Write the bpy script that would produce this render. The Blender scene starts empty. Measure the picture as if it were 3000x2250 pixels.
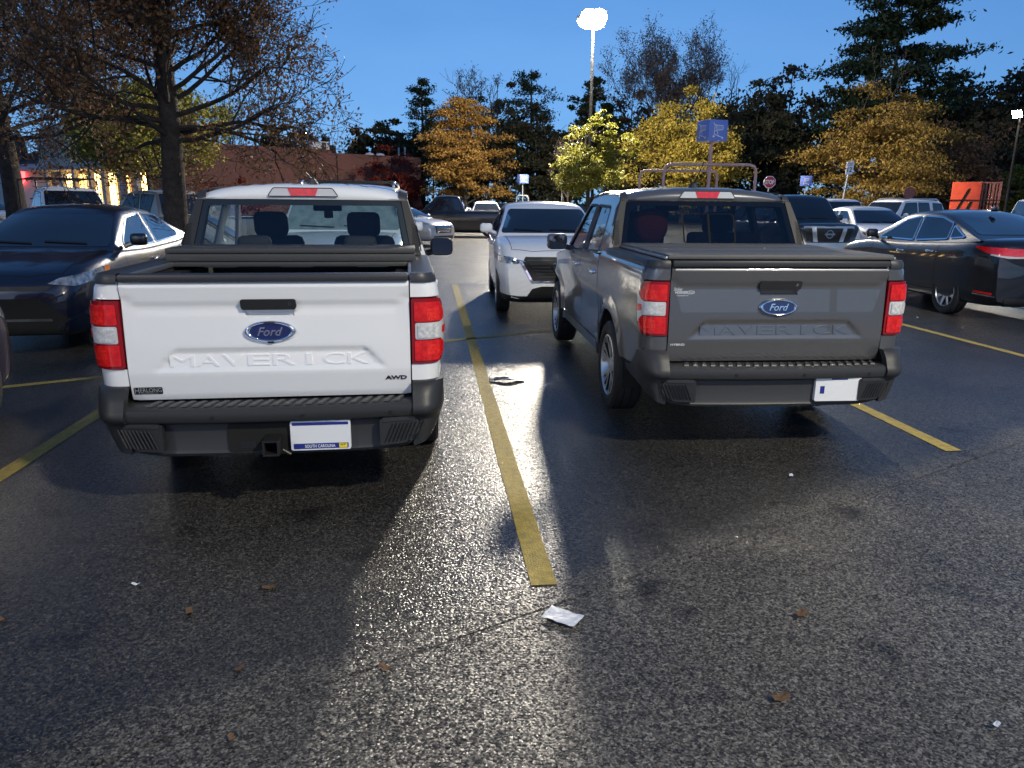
import bpy, bmesh, math, random
import numpy as np
from mathutils import Vector, Matrix
from mathutils.geometry import delaunay_2d_cdt
from mathutils.bvhtree import BVHTree
random.seed(7)
scene = bpy.context.scene
COL = scene.collection
R = math.radians

# tuned light values
SKY_ELEV, SKY_STRENGTH, SKY_TINT, SKY_LIFT = 1.8, 0.15, (.98, .88, .88, 1), .20
EXPOSURE, BLUR = 2.5, 0.1
LAMP_MAIN, LAMP_BACK, LAMP_NEAR, LAMP_FAR, SHOP = 480.0, 430.0, 250.0, 90.0, 2.0

# ------------------------------------------------------------------ camera
cam_data = bpy.data.cameras.new('camera'); cam = bpy.data.objects.new('camera', cam_data); COL.objects.link(cam)
CAM_H, CAM_PITCH, CAM_ROLL, CAM_F = 1.656, R(13.856), R(0.5), 2157.0
cam_data.sensor_width = 36.0; cam_data.lens = 36.0*CAM_F/3000.0
cam_data.clip_start = 0.05; cam_data.clip_end = 2500
cam.matrix_world = Matrix.Translation((0, 0, CAM_H)) @ Matrix.Rotation(R(90)-CAM_PITCH, 4, 'X') @ Matrix.Rotation(CAM_ROLL, 4, 'Z')
scene.camera = cam

# ------------------------------------------------------------------ dusk sky
world = bpy.data.worlds.new('World'); scene.world = world; world.use_nodes = True
wn, wl = world.node_tree.nodes, world.node_tree.links
wn.clear()
w_out = wn.new('ShaderNodeOutputWorld'); w_bg = wn.new('ShaderNodeBackground')
w_sky = wn.new('ShaderNodeTexSky'); w_sky.sky_type = 'NISHITA'; w_sky.sun_disc = False
w_sky.sun_elevation = R(SKY_ELEV); w_sky.sun_rotation = R(180); w_sky.ozone_density = 4.0; w_sky.dust_density = 0.6; w_sky.air_density = 1.2
w_mix = wn.new('ShaderNodeMix'); w_mix.data_type = 'RGBA'; w_mix.blend_type = 'MULTIPLY'; w_mix.inputs[0].default_value = 1.0
w_mix.inputs[7].default_value = SKY_TINT
w_tc = wn.new('ShaderNodeTexCoord'); w_up = wn.new('ShaderNodeVectorMath'); w_up.operation = 'ADD'; w_up.inputs[1].default_value = (0, 0, SKY_LIFT)
wl.new(w_tc.outputs['Generated'], w_up.inputs[0]); wl.new(w_up.outputs[0], w_sky.inputs['Vector'])
w_bg.inputs['Strength'].default_value = SKY_STRENGTH
w_cl = wn.new('ShaderNodeTexNoise'); w_cl.inputs['Scale'].default_value = 2.6; w_cl.inputs['Detail'].default_value = 5; w_cm = wn.new('ShaderNodeMapping'); w_cm.inputs['Scale'].default_value = (1, 1, 3.5)
w_cr = wn.new('ShaderNodeValToRGB'); w_cr.color_ramp.elements[0].position = .35; w_cr.color_ramp.elements[1].position = .70; w_cr.color_ramp.elements[0].color = (.93, .95, .97, 1); w_cr.color_ramp.elements[1].color = (1.16, 1.06, 1.02, 1)
w_m2 = wn.new('ShaderNodeMix'); w_m2.data_type = 'RGBA'; w_m2.blend_type = 'MULTIPLY'; w_m2.inputs[0].default_value = 1.0
wl.new(w_tc.outputs['Generated'], w_cm.inputs[0]); wl.new(w_cm.outputs[0], w_cl.inputs['Vector']); wl.new(w_cl.outputs['Fac'], w_cr.inputs[0])
wl.new(w_sky.outputs[0], w_mix.inputs[6]); wl.new(w_mix.outputs[2], w_m2.inputs[6]); wl.new(w_cr.outputs[0], w_m2.inputs[7]); wl.new(w_m2.outputs[2], w_bg.inputs['Color']); wl.new(w_bg.outputs[0], w_out.inputs[0])

# ------------------------------------------------------------------ exposure
scene.render.engine = 'CYCLES'
vs = scene.view_settings; vs.view_transform = 'Standard'; vs.look = 'None'; vs.gamma = 1.0; vs.use_curve_mapping = False; vs.exposure = EXPOSURE
scene.cycles.use_denoising = True
scene.cycles.max_bounces = 8; scene.cycles.transparent_max_bounces = 16
scene.cycles.sample_clamp_indirect = 0.0; scene.cycles.sample_clamp_direct = 0.0; scene.cycles.blur_glossy = BLUR

# ------------------------------------------------------------------ materials
def mat(name, col, rough=0.5, metal=0.0, coat=0.0, coat_rough=0.03, emit=None, estr=0.0, noise=None, bump=None, spec=0.5, trans=0.0, ior=1.45):
    m = bpy.data.materials.new(name); m.use_nodes = True
    nt = m.node_tree; b = nt.nodes['Principled BSDF']
    b.inputs['Base Color'].default_value = (*col, 1); b.inputs['Roughness'].default_value = rough; b.inputs['Metallic'].default_value = metal
    b.inputs['Coat Weight'].default_value = coat; b.inputs['Coat Roughness'].default_value = coat_rough
    b.inputs['Specular IOR Level'].default_value = spec; b.inputs['Transmission Weight'].default_value = trans; b.inputs['IOR'].default_value = ior
    if emit: b.inputs['Emission Color'].default_value = (*emit, 1); b.inputs['Emission Strength'].default_value = estr
    if noise:                                  # (scale, other colour)
        tc = nt.nodes.new('ShaderNodeTexCoord'); n = nt.nodes.new('ShaderNodeTexNoise'); n.inputs['Scale'].default_value = noise[0]; n.inputs['Detail'].default_value = 5
        r = nt.nodes.new('ShaderNodeValToRGB'); r.color_ramp.elements[0].color = (*col, 1); r.color_ramp.elements[1].color = (*noise[1], 1)
        r.color_ramp.elements[0].position = .35; r.color_ramp.elements[1].position = .68
        nt.links.new(tc.outputs['Object'], n.inputs['Vector']); nt.links.new(n.outputs['Fac'], r.inputs[0]); nt.links.new(r.outputs[0], b.inputs['Base Color'])
    if bump:                                   # (scale, strength, distance)
        tc = nt.nodes.new('ShaderNodeTexCoord'); n = nt.nodes.new('ShaderNodeTexNoise'); n.inputs['Scale'].default_value = bump[0]; n.inputs['Detail'].default_value = 4
        bp = nt.nodes.new('ShaderNodeBump'); bp.inputs['Strength'].default_value = bump[1]; bp.inputs['Distance'].default_value = bump[2]
        nt.links.new(tc.outputs['Object'], n.inputs['Vector']); nt.links.new(n.outputs['Fac'], bp.inputs['Height']); nt.links.new(bp.outputs[0], b.inputs['Normal'])
    return m

def glass_mat(name, tint, refl=0.06):
    m = bpy.data.materials.new(name); m.use_nodes = True; nt = m.node_tree; nt.nodes.clear()
    o = nt.nodes.new('ShaderNodeOutputMaterial'); mx = nt.nodes.new('ShaderNodeMixShader'); t = nt.nodes.new('ShaderNodeBsdfTransparent')
    g = nt.nodes.new('ShaderNodeBsdfGlossy'); ge = nt.nodes.new('ShaderNodeNewGeometry'); dt = nt.nodes.new('ShaderNodeVectorMath'); dt.operation = 'DOT_PRODUCT'
    nt.links.new(ge.outputs['Incoming'], dt.inputs[0]); nt.links.new(ge.outputs['Normal'], dt.inputs[1]); last = dt.outputs['Value']
    for op, v in (('ABSOLUTE', None), ('SUBTRACT', None), ('POWER', 5.0), ('MULTIPLY_ADD', .9)):       # reflection the same from both sides of a thin pane
        q = nt.nodes.new('ShaderNodeMath'); q.operation = op
        if op == 'SUBTRACT': q.inputs[0].default_value = 1.0; nt.links.new(last, q.inputs[1])
        else:
            nt.links.new(last, q.inputs[0])
            if v is not None: q.inputs[1].default_value = v
            if op == 'MULTIPLY_ADD': q.inputs[2].default_value = refl
        last = q.outputs[0]
    t.inputs[0].default_value = (*tint, 1); g.inputs['Roughness'].default_value = 0.02; g.inputs[0].default_value = (.9, .95, 1, 1)
    nt.links.new(last, mx.inputs[0]); nt.links.new(t.outputs[0], mx.inputs[1]); nt.links.new(g.outputs[0], mx.inputs[2]); nt.links.new(mx.outputs[0], o.inputs[0])
    return m

def emis(name, col, strength):
    m = bpy.data.materials.new(name); m.use_nodes = True; nt = m.node_tree; nt.nodes.clear()
    o = nt.nodes.new('ShaderNodeOutputMaterial'); e = nt.nodes.new('ShaderNodeEmission'); e.inputs[0].default_value = (*col, 1); e.inputs[1].default_value = strength
    nt.links.new(e.outputs[0], o.inputs[0]); return m

def asphalt(name, A, Bp=None, edge=None, scale=150):
    """wet aggregate; A and Bp are (dark, mid, pale stone colours, roughness, facet tilt, specular); edge = (point, normal) where A turns into Bp"""
    m = bpy.data.materials.new(name); m.use_nodes = True; nt = m.node_tree; N, L = nt.nodes, nt.links; b = N['Principled BSDF']
    tc = N.new('ShaderNodeTexCoord')
    def noise(s, d=4):
        n = N.new('ShaderNodeTexNoise'); n.inputs['Scale'].default_value = s; n.inputs['Detail'].default_value = d; L.new(tc.outputs['Object'], n.inputs['Vector']); return n
    def ramp(src, cols):
        r = N.new('ShaderNodeValToRGB'); el = r.color_ramp.elements
        while len(el) < len(cols): el.new(.5)
        for e, (p, c) in zip(el, cols): e.position = p; e.color = (*c, 1)
        L.new(src, r.inputs[0]); return r
    def math_(op, a, bb=None, c=None):
        q = N.new('ShaderNodeMath'); q.operation = op
        for k, v in enumerate((a, bb, c)):
            if v is None: continue
            if isinstance(v, (int, float)): q.inputs[k].default_value = v
            else: L.new(v, q.inputs[k])
        return q.outputs[0]
    mask = None
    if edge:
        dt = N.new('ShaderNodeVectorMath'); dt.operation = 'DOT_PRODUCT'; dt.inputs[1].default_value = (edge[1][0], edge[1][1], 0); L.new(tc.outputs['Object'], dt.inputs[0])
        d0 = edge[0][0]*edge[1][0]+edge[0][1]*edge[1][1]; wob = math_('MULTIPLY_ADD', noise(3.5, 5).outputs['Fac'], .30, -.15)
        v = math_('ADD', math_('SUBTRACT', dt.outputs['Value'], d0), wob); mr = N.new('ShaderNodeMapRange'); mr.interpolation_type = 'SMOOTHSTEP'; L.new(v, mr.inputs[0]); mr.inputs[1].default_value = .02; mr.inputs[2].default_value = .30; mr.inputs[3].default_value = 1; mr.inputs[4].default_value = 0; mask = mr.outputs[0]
    def mixf(a, bb):
        if mask is None or bb is None: 
            q = N.new('ShaderNodeValue'); q.outputs[0].default_value = a; return q.outputs[0]
        return math_('MULTIPLY_ADD', mask, bb-a, a)
    vo = N.new('ShaderNodeTexVoronoi'); vo.inputs['Scale'].default_value = scale; L.new(tc.outputs['Object'], vo.inputs['Vector'])
    v2 = N.new('ShaderNodeTexVoronoi'); v2.inputs['Scale'].default_value = scale*.52; L.new(tc.outputs['Object'], v2.inputs['Vector'])
    sx = N.new('ShaderNodeSeparateColor'); L.new(vo.outputs['Color'], sx.inputs[0]); s2_ = N.new('ShaderNodeSeparateColor'); L.new(v2.outputs['Color'], s2_.inputs[0])
    pick = math_('ADD', math_('MULTIPLY', sx.outputs[0], .62), math_('MULTIPLY', s2_.outputs[1], .38))
    def stones(P_): return ramp(pick, [(.16, P_[0]), (.48, P_[1]), (.74, tuple(.55*a+.45*c for a, c in zip(P_[1], P_[2]))), (.92, P_[2])]).outputs[0]
    col = stones(A)
    if mask is not None:
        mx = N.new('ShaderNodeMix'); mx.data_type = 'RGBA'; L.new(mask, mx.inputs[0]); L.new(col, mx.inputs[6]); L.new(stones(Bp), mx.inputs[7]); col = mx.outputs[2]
    mul = N.new('ShaderNodeMix'); mul.data_type = 'RGBA'; mul.blend_type = 'MULTIPLY'; mul.inputs[0].default_value = .8
    L.new(col, mul.inputs[6]); L.new(ramp(noise(.8, 8).outputs['Fac'], [(.28, (.50, .50, .52)), (.72, (1.28, 1.24, 1.18))]).outputs[0], mul.inputs[7])
    oil = N.new('ShaderNodeMix'); oil.data_type = 'RGBA'; oil.blend_type = 'MULTIPLY'; oil.inputs[0].default_value = 1.0; L.new(mul.outputs[2], oil.inputs[6])
    L.new(ramp(noise(2.2, 3).outputs['Fac'], [(.30, (.42, .42, .43)), (.40, (1, 1, 1))]).outputs[0], oil.inputs[7]); L.new(oil.outputs[2], b.inputs['Base Color'])
    r_ = mixf(A[3], Bp[3] if Bp else None); L.new(math_('ADD', r_, math_('MULTIPLY_ADD', noise(1.3, 5).outputs['Fac'], .14, -.07)), b.inputs['Roughness'])
    k_ = mixf(A[4], Bp[4] if Bp else None); L.new(mixf(A[5], Bp[5] if Bp else None), b.inputs['Specular IOR Level'])
    def tilt(src, f):
        a = N.new('ShaderNodeVectorMath'); a.operation = 'SUBTRACT'; a.inputs[1].default_value = (.5, .5, .5); L.new(src, a.inputs[0])
        c = N.new('ShaderNodeVectorMath'); c.operation = 'SCALE'; L.new(math_('MULTIPLY', k_, f), c.inputs['Scale']); L.new(a.outputs[0], c.inputs[0]); return c
    t1, t2 = tilt(vo.outputs['Color'], 1.0), tilt(v2.outputs['Color'], .7)
    bp = N.new('ShaderNodeBump'); bp.inputs['Strength'].default_value = .6; bp.inputs['Distance'].default_value = .004; bp.invert = True; L.new(v2.outputs['Distance'], bp.inputs['Height'])
    s1 = N.new('ShaderNodeVectorMath'); L.new(bp.outputs[0], s1.inputs[0]); L.new(t1.outputs[0], s1.inputs[1])
    s2 = N.new('ShaderNodeVectorMath'); L.new(s1.outputs[0], s2.inputs[0]); L.new(t2.outputs[0], s2.inputs[1])
    nm = N.new('ShaderNodeVectorMath'); nm.operation = 'NORMALIZE'; L.new(s2.outputs[0], nm.inputs[0]); L.new(nm.outputs[0], b.inputs['Normal'])
    return m

# ------------------------------------------------------------------ object helpers
def link(o, parent=None):
    COL.objects.link(o)
    if parent is not None: o.parent = parent
    return o
def tag(o, label, cat, group=None, kind=None):
    o['label'] = label; o['category'] = cat
    if group: o['group'] = group
    if kind: o['kind'] = kind
    return o
def thing(name, label, cat, loc=(0, 0, 0), rz=0.0, group=None):
    o = bpy.data.objects.new(name, None); o.empty_display_size = .2; link(o)
    o.location = loc; o.rotation_euler = (0, 0, rz); tag(o, label, cat, group); return o
def empty(name, parent, loc=(0, 0, 0)):
    o = bpy.data.objects.new(name, None); link(o, parent); o.location = loc; return o
def dup(root):
    def rec(o, p):
        c = o.copy(); COL.objects.link(c)
        if p is not None: c.parent = p
        for ch in o.children: rec(ch, c)
        return c
    return rec(root, None)

class MB:
    """collects pieces of geometry for ONE mesh object"""
    def __init__(s): s.v = []; s.f = []; s.m = []
    def add(s, vs, fs, mi=0):
        n = len(s.v); s.v.extend([tuple(map(float, p)) for p in vs]); s.f.extend([tuple(i+n for i in f) for f in fs]); s.m.extend([mi]*len(fs)); return s
    def box(s, c, d, rot=None, mi=0, ch=0.0):
        x, y, z = d[0]/2, d[1]/2, d[2]/2
        if ch <= 0:
            vs = [(a*x, b*y, e*z) for a in (-1, 1) for b in (-1, 1) for e in (-1, 1)]
            fs = [(0, 1, 3, 2), (4, 6, 7, 5), (0, 4, 5, 1), (2, 3, 7, 6), (0, 2, 6, 4), (1, 5, 7, 3)]
        else:
            ch = min(ch, x*.9, y*.9, z*.9); bm = bmesh.new(); bmesh.ops.create_cube(bm, size=1)
            for v in bm.verts: v.co = Vector((v.co.x*d[0], v.co.y*d[1], v.co.z*d[2]))
            bmesh.ops.bevel(bm, geom=list(bm.edges), offset=ch, segments=2, profile=.5, affect='EDGES')
            bm.verts.index_update(); vs = [tuple(v.co) for v in bm.verts]; fs = [tuple(v.index for v in f.verts) for f in bm.faces]; bm.free()
        if rot is not None:
            M = rot if isinstance(rot, Matrix) else Matrix.Rotation(rot, 3, 'Z'); vs = [tuple(M @ Vector(p)) for p in vs]
        return s.add([(p[0]+c[0], p[1]+c[1], p[2]+c[2]) for p in vs], fs, mi)
    def tube(s, pts, rad, n=8, cap=True, mi=0):
        pts = [Vector(p) for p in pts]; rad = rad if hasattr(rad, '__len__') else [rad]*len(pts); vs = []; fs = []; u = None
        for i, p in enumerate(pts):
            t = (pts[min(i+1, len(pts)-1)]-pts[max(i-1, 0)]).normalized()
            if u is None: u = t.orthogonal().normalized()
            u = (u-t*u.dot(t)).normalized(); w = t.cross(u)
            for k in range(n):
                a = 2*math.pi*k/n; vs.append(p+(u*math.cos(a)+w*math.sin(a))*rad[i])
        for i in range(len(pts)-1):
            for k in range(n): fs.append((i*n+k, i*n+(k+1) % n, (i+1)*n+(k+1) % n, (i+1)*n+k))
        if cap: fs.append(tuple(range(n-1, -1, -1))); fs.append(tuple(range((len(pts)-1)*n, len(pts)*n)))
        return s.add(vs, fs, mi)
    def lathe(s, prof, c, axis='X', n=32, mi=0, closed=False):
        vs = []; fs = []; m = len(prof)
        for k in range(n):
            a = 2*math.pi*k/n
            for (r, h) in prof:
                p = {'X': (h, r*math.cos(a), r*math.sin(a)), 'Y': (r*math.cos(a), h, r*math.sin(a)), 'Z': (r*math.cos(a), r*math.sin(a), h)}[axis]
                vs.append((p[0]+c[0], p[1]+c[1], p[2]+c[2]))
        for k in range(n):
            for j in range(m if closed else m-1):
                fs.append((k*m+j, ((k+1) % n)*m+j, ((k+1) % n)*m+(j+1) % m, k*m+(j+1) % m))
        return s.add(vs, fs, mi)
    def prism(s, poly, fn, d0, d1, mi=0):
        """polygon in (u,v) pushed between two depths; fn(u,v,d)->xyz"""
        n = len(poly); vs = [fn(u, v, d0) for u, v in poly]+[fn(u, v, d1) for u, v in poly]
        fs = [tuple(range(n)), tuple(range(2*n-1, n-1, -1))]+[(i, i+n, (i+1) % n+n, (i+1) % n) for i in range(n)]
        return s.add(vs, fs, mi)
    def grid(s, rows, closed=False, mi=0):
        n = len(rows[0]); vs = [p for r in rows for p in r]; fs = []
        for i in range(len(rows)-1):
            for k in range(n if closed else n-1): fs.append((i*n+k, i*n+(k+1) % n, (i+1)*n+(k+1) % n, (i+1)*n+k))
        return s.add(vs, fs, mi)
    def region(s, poly, fn, h=.06, off=0.0, rim=0.0, creases=(), holes=(), mi=0):
        P, F, loops = cdt(poly, h, creases, holes)
        n = len(P); vs = [fn(u, v, off) for u, v in P]; fs = [tuple(f) for f in F]
        if rim:
            for lp in loops:
                base = len(vs); vs += [fn(P[i][0], P[i][1], off-rim) for i in lp]; m = len(lp)
                fs += [(lp[i], base+i, base+(i+1) % m, lp[(i+1) % m]) for i in range(m)]
        return s.add(vs, fs, mi)
    def ribbon(s, pts, fn, w, off=0.001, mi=0, closed=False):
        """thin band along a (u,v) polyline"""
        pts = dense(pts, .05, closed); n = len(pts); vs = []; fs = []
        for i in range(n):
            a = pts[(i-1) % n] if (closed or i) else pts[0]; b = pts[(i+1) % n] if (closed or i < n-1) else pts[-1]
            t = np.array(b)-np.array(a); t = t/(np.linalg.norm(t)+1e-9); q = np.array([-t[1], t[0]])*w/2; p = np.array(pts[i])
            vs += [fn(*(p+q), off), fn(*(p-q), off)]
        for i in range(n if closed else n-1): j = (i+1) % n; fs.append((2*i, 2*i+1, 2*j+1, 2*j))
        return s.add(vs, fs, mi)
    def build(s, name, mats, parent=None, smooth=30, label=None, loc=None):
        me = bpy.data.meshes.new(name); me.from_pydata(s.v, [], s.f)
        mats = mats if isinstance(mats, (list, tuple)) else [mats]
        for m in mats: me.materials.append(m)
        if len(mats) > 1: me.polygons.foreach_set('material_index', s.m)
        bm = bmesh.new(); bm.from_mesh(me); bmesh.ops.recalc_face_normals(bm, faces=bm.faces); bm.to_mesh(me); bm.free()
        if smooth:
            me.shade_smooth(); me.set_sharp_from_angle(angle=R(smooth))
        o = bpy.data.objects.new(name, me); link(o, parent)
        if label: o['label'] = label
        if loc: o.location = loc
        return o

def dense(pts, h, closed=True):
    out = []; n = len(pts)
    for i in range(n if closed else n-1):
        a, b = np.array(pts[i], float), np.array(pts[(i+1) % n], float); k = max(1, int(np.ceil(np.linalg.norm(b-a)/h)))
        out += [tuple(a+(b-a)*j/k) for j in range(k)]
    if not closed: out.append(tuple(pts[-1]))
    return out
def inpoly(P, poly):
    P = np.asarray(P, float); x, y = P[:, 0], P[:, 1]; r = np.zeros(len(P), bool); q = np.asarray(poly, float); j = len(q)-1
    for i in range(len(q)):
        xi, yi = q[i]; xj, yj = q[j]
        c = ((yi > y) != (yj > y)) & (x < (xj-xi)*(y-yi)/((yj-yi) or 1e-12)+xi); r ^= c; j = i
    return r
def segdist(P, loop):
    P = np.asarray(P, float); d = np.full(len(P), 1e9); q = np.asarray(loop, float)
    for i in range(len(q)):
        a, b = q[i], q[(i+1) % len(q)]; ab = b-a; t = np.clip(((P-a)@ab)/(ab@ab+1e-12), 0, 1); d = np.minimum(d, np.linalg.norm(P-a-t[:, None]*ab, axis=1))
    return d
def cdt(poly, h, creases=(), holes=()):
    V = []; E = []; loops = []
    for lp in [poly]+list(holes):
        d = dense(lp, h); n = len(V); V += d; E += [(n+i, n+(i+1) % len(d)) for i in range(len(d))]; loops.append(list(range(n, n+len(d))))
    for c in creases:
        d = dense(c, h, False); n = len(V); V += d; E += [(n+i, n+i+1) for i in range(len(d)-1)]
    q = np.array(poly, float); x0, y0 = q.min(0); x1, y1 = q.max(0)
    xs = np.arange(x0+h*.5, x1, h); ys = np.arange(y0+h*.5, y1, h*.866); G = []
    if len(xs) and len(ys):
        G = np.array([(x+(h/2 if j % 2 else 0), y) for j, y in enumerate(ys) for x in xs]); k = inpoly(G, poly) & (segdist(G, poly) > h*.45)
        for hl in holes: k &= ~inpoly(G, hl) & (segdist(G, hl) > h*.45)
        for c in creases:
            if len(G): k &= segdist(G, list(c)+list(c)[::-1]) > h*.4
        G = G[k]
    V2 = [Vector(p) for p in V]+[Vector(p) for p in G]
    vo, eo, fo, ov, oe, of = delaunay_2d_cdt(V2, E, [], 0, 1e-6)
    P = [(v[0], v[1]) for v in vo]; F = [f for f in fo]
    C = np.array([np.mean([P[i] for i in f], axis=0) for f in F]); k = inpoly(C, poly)
    for hl in holes: k &= ~inpoly(C, hl)
    mp = {}
    for i, src in enumerate(ov):
        for sidx in src: mp[sidx] = i
    return P, [f for f, g in zip(F, k) if g], [[mp.get(i, i) for i in lp] for lp in loops]
def rnd(poly, r, n=4):
    """round the corners of a polygon; r a number or one per corner"""
    out = []; m = len(poly); r = r if hasattr(r, '__len__') else [r]*m
    for i in range(m):
        p = np.array(poly[i], float); a = np.array(poly[i-1], float)-p; b = np.array(poly[(i+1) % m], float)-p
        la, lb = np.linalg.norm(a), np.linalg.norm(b); k = min(r[i], la*.48, lb*.48)
        if k < 1e-5: out.append(tuple(p)); continue
        A, B = p+a/la*k, p+b/lb*k
        for j in range(n+1):
            t = j/n; out.append(tuple((1-t)**2*A+2*t*(1-t)*p+t*t*B))
    return out
def oval(cx, cy, rx, ry, n=28): return [(cx+rx*math.cos(2*math.pi*i/n), cy+ry*math.sin(2*math.pi*i/n)) for i in range(n)]
def rect(x0, y0, x1, y1): return [(x0, y0), (x1, y0), (x1, y1), (x0, y1)]
def lerp(a, b, t): return a+(b-a)*t

_txt = {}
def text_polys(body, shear=0.0, bold=0.0):
    key = (body, shear, bold)
    if key not in _txt:
        cu = bpy.data.curves.new('text', 'FONT'); cu.body = body; cu.size = 1; cu.shear = shear; cu.offset = bold; cu.resolution_u = 3; cu.fill_mode = 'FRONT'
        ob = bpy.data.objects.new('text', cu); me = ob.to_mesh()
        V = np.array([v.co[:2] for v in me.vertices]) if len(me.vertices) else np.zeros((0, 2)); F = [tuple(p.vertices) for p in me.polygons]
        ob.to_mesh_clear(); bpy.data.objects.remove(ob); bpy.data.curves.remove(cu)
        if len(V): V = (V-V.min(0))/np.maximum(V.max(0)-V.min(0), 1e-6)
        _txt[key] = (V, F)
    return _txt[key]
def text(mb, body, x0, y0, x1, y1, fn, off=.002, rim=0.0, shear=0.0, bold=0.0, mi=0):
    """lettering filling the (u,v) box, laid on the surface fn(u,v,off)"""
    V, F = text_polys(body, shear, bold); vs = [fn(lerp(x0, x1, p[0]), lerp(y0, y1, p[1]), off) for p in V]; fs = list(F)
    if rim:
        from collections import Counter
        ec = Counter(); de = {}
        for f in F:
            for i in range(len(f)):
                a, b = f[i], f[(i+1) % len(f)]; ec[frozenset((a, b))] += 1; de[frozenset((a, b))] = (a, b)
        n = len(vs); vs += [fn(lerp(x0, x1, p[0]), lerp(y0, y1, p[1]), off-rim) for p in V]
        fs += [(b, a, a+n, b+n) for k, (a, b) in de.items() if ec[k] == 1]
    return mb.add(vs, fs, mi)

# ------------------------------------------------------------------ shared materials
M = {}
M['white'] = mat('white_paint', (.80, .80, .80), .35, 0, 1.0, .02)
M['grey'] = mat('grey_metallic_paint', (.105, .106, .112), .32, .45, 1.0, .015, noise=(900, (.13, .13, .138)))
M['navy'] = mat('navy_paint', (.004, .006, .020), .35, .2, 1.0, .015)
M['black'] = mat('black_paint', (.006, .006, .008), .3, 0, 1.0, .015)
M['silver'] = mat('silver_paint', (.5, .5, .49), .33, .6, 1.0, .03)
M['tan'] = mat('champagne_paint', (.42, .38, .31), .35, .4, 1.0, .03)
M['charcoal'] = mat('charcoal_paint', (.03, .035, .045), .35, .4, 1.0, .02)
M['maroon'] = mat('maroon_paint', (.03, .008, .012), .35, .2, 1.0, .02)
M['plastic'] = mat('black_plastic', (.022, .022, .024), .5, bump=(260, .25, .002))
M['trim'] = mat('dark_trim', (.035, .036, .04), .42)
M['gapm'] = mat('panel_gap', (.004, .004, .004), .9)
M['liner'] = mat('wheel_liner', (.008, .008, .008), .9)
M['tyre'] = mat('tyre_rubber', (.014, .014, .015), .62, noise=(30, (.022, .021, .02)))
M['alloy'] = mat('alloy_rim', (.78, .76, .72), .32, .8)
M['rimdark'] = mat('dark_rim', (.03, .03, .032), .4, .5)
M['chrome'] = mat('chrome', (.75, .76, .78), .08, 1.0)
M['red'] = mat('red_lens', (.55, .006, .010), .12, 0, 1.0, .02, noise=(38, (.80, .016, .016)))
M['reddark'] = mat('dark_red_lens', (.26, .003, .008), .1, 0, 1.0, .02)
M['clear'] = mat('clear_lens', (.55, .55, .56), .25, 0, 1.0, .03)
M['lamp'] = mat('headlamp_lens', (.45, .48, .52), .12, .5, 1.0, .02, noise=(22, (.12, .13, .15)))
M['amber'] = mat('amber_lens', (.75, .22, .02), .15, 0, 1.0, .03)
M['glassdark'] = mat('tinted_glass', (.008, .010, .013), .03, 0, 1.0, .01, spec=.7)
M['glass'] = glass_mat('clear_glass', (.84, .90, .87))
M['mirror'] = mat('mirror_glass', (.16, .18, .20), .03, 1.0)
M['redcloth'] = mat('dark_red_cloth', (.30, .03, .035), .8)
M['glasstint'] = glass_mat('privacy_glass', (.22, .23, .25))
M['seat'] = mat('seat_fabric', (.016, .017, .02), .8)
M['blue'] = mat('emblem_blue', (.008, .018, .10), .2, .2, 1.0, .02)
M['platew'] = mat('plate_white', (.72, .73, .75), .4)
M['plateb'] = mat('plate_blue', (.02, .03, .22), .4)
M['yellow'] = mat('sticker_yellow', (.8, .62, .03), .5)
M['ink'] = mat('black_ink', (.01, .01, .01), .5)
M['decal'] = mat('pale_decal', (.7, .71, .73), .4)
M['decalgrey'] = mat('grey_decal', (.34, .35, .36), .4)
M['vinyl'] = mat('cover_vinyl', (.05, .05, .052), .6, bump=(420, .3, .002))
M['vinylgrey'] = mat('grey_cover_vinyl', (.105, .103, .10), .6, bump=(420, .3, .002))
M['sheen'] = mat('painted_sheen_windscreen', (.26, .33, .32), .35, 0, .6, .1, noise=(9, (.16, .21, .21)))  # pale colour stands in for bright reflections on the windscreen
M['alu'] = mat('rail_aluminium', (.4, .41, .43), .35, .8)
M['steel'] = mat('galvanised_steel', (.34, .35, .36), .45, .7, noise=(6, (.26, .27, .28)))
M['pole'] = mat('dark_pole_paint', (.012, .012, .014), .7, noise=(4, (.02, .018, .016)), spec=.2)
M['paint_y'] = mat('line_paint', (.40, .295, .065), .7, noise=(22, (.25, .19, .06)), bump=(140, .9, .004), spec=.3)
M['lens'] = emis('lamp_lens', (1.0, .90, .74), LAMP_MAIN)
M['lens_back'] = emis('lamp_lens_back', (1.0, .90, .74), LAMP_BACK)
M['lens_near'] = emis('lamp_lens_near', (1.0, .92, .72), LAMP_NEAR)
M['lens_far'] = emis('lamp_lens_far', (1.0, .92, .78), LAMP_FAR)

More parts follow.
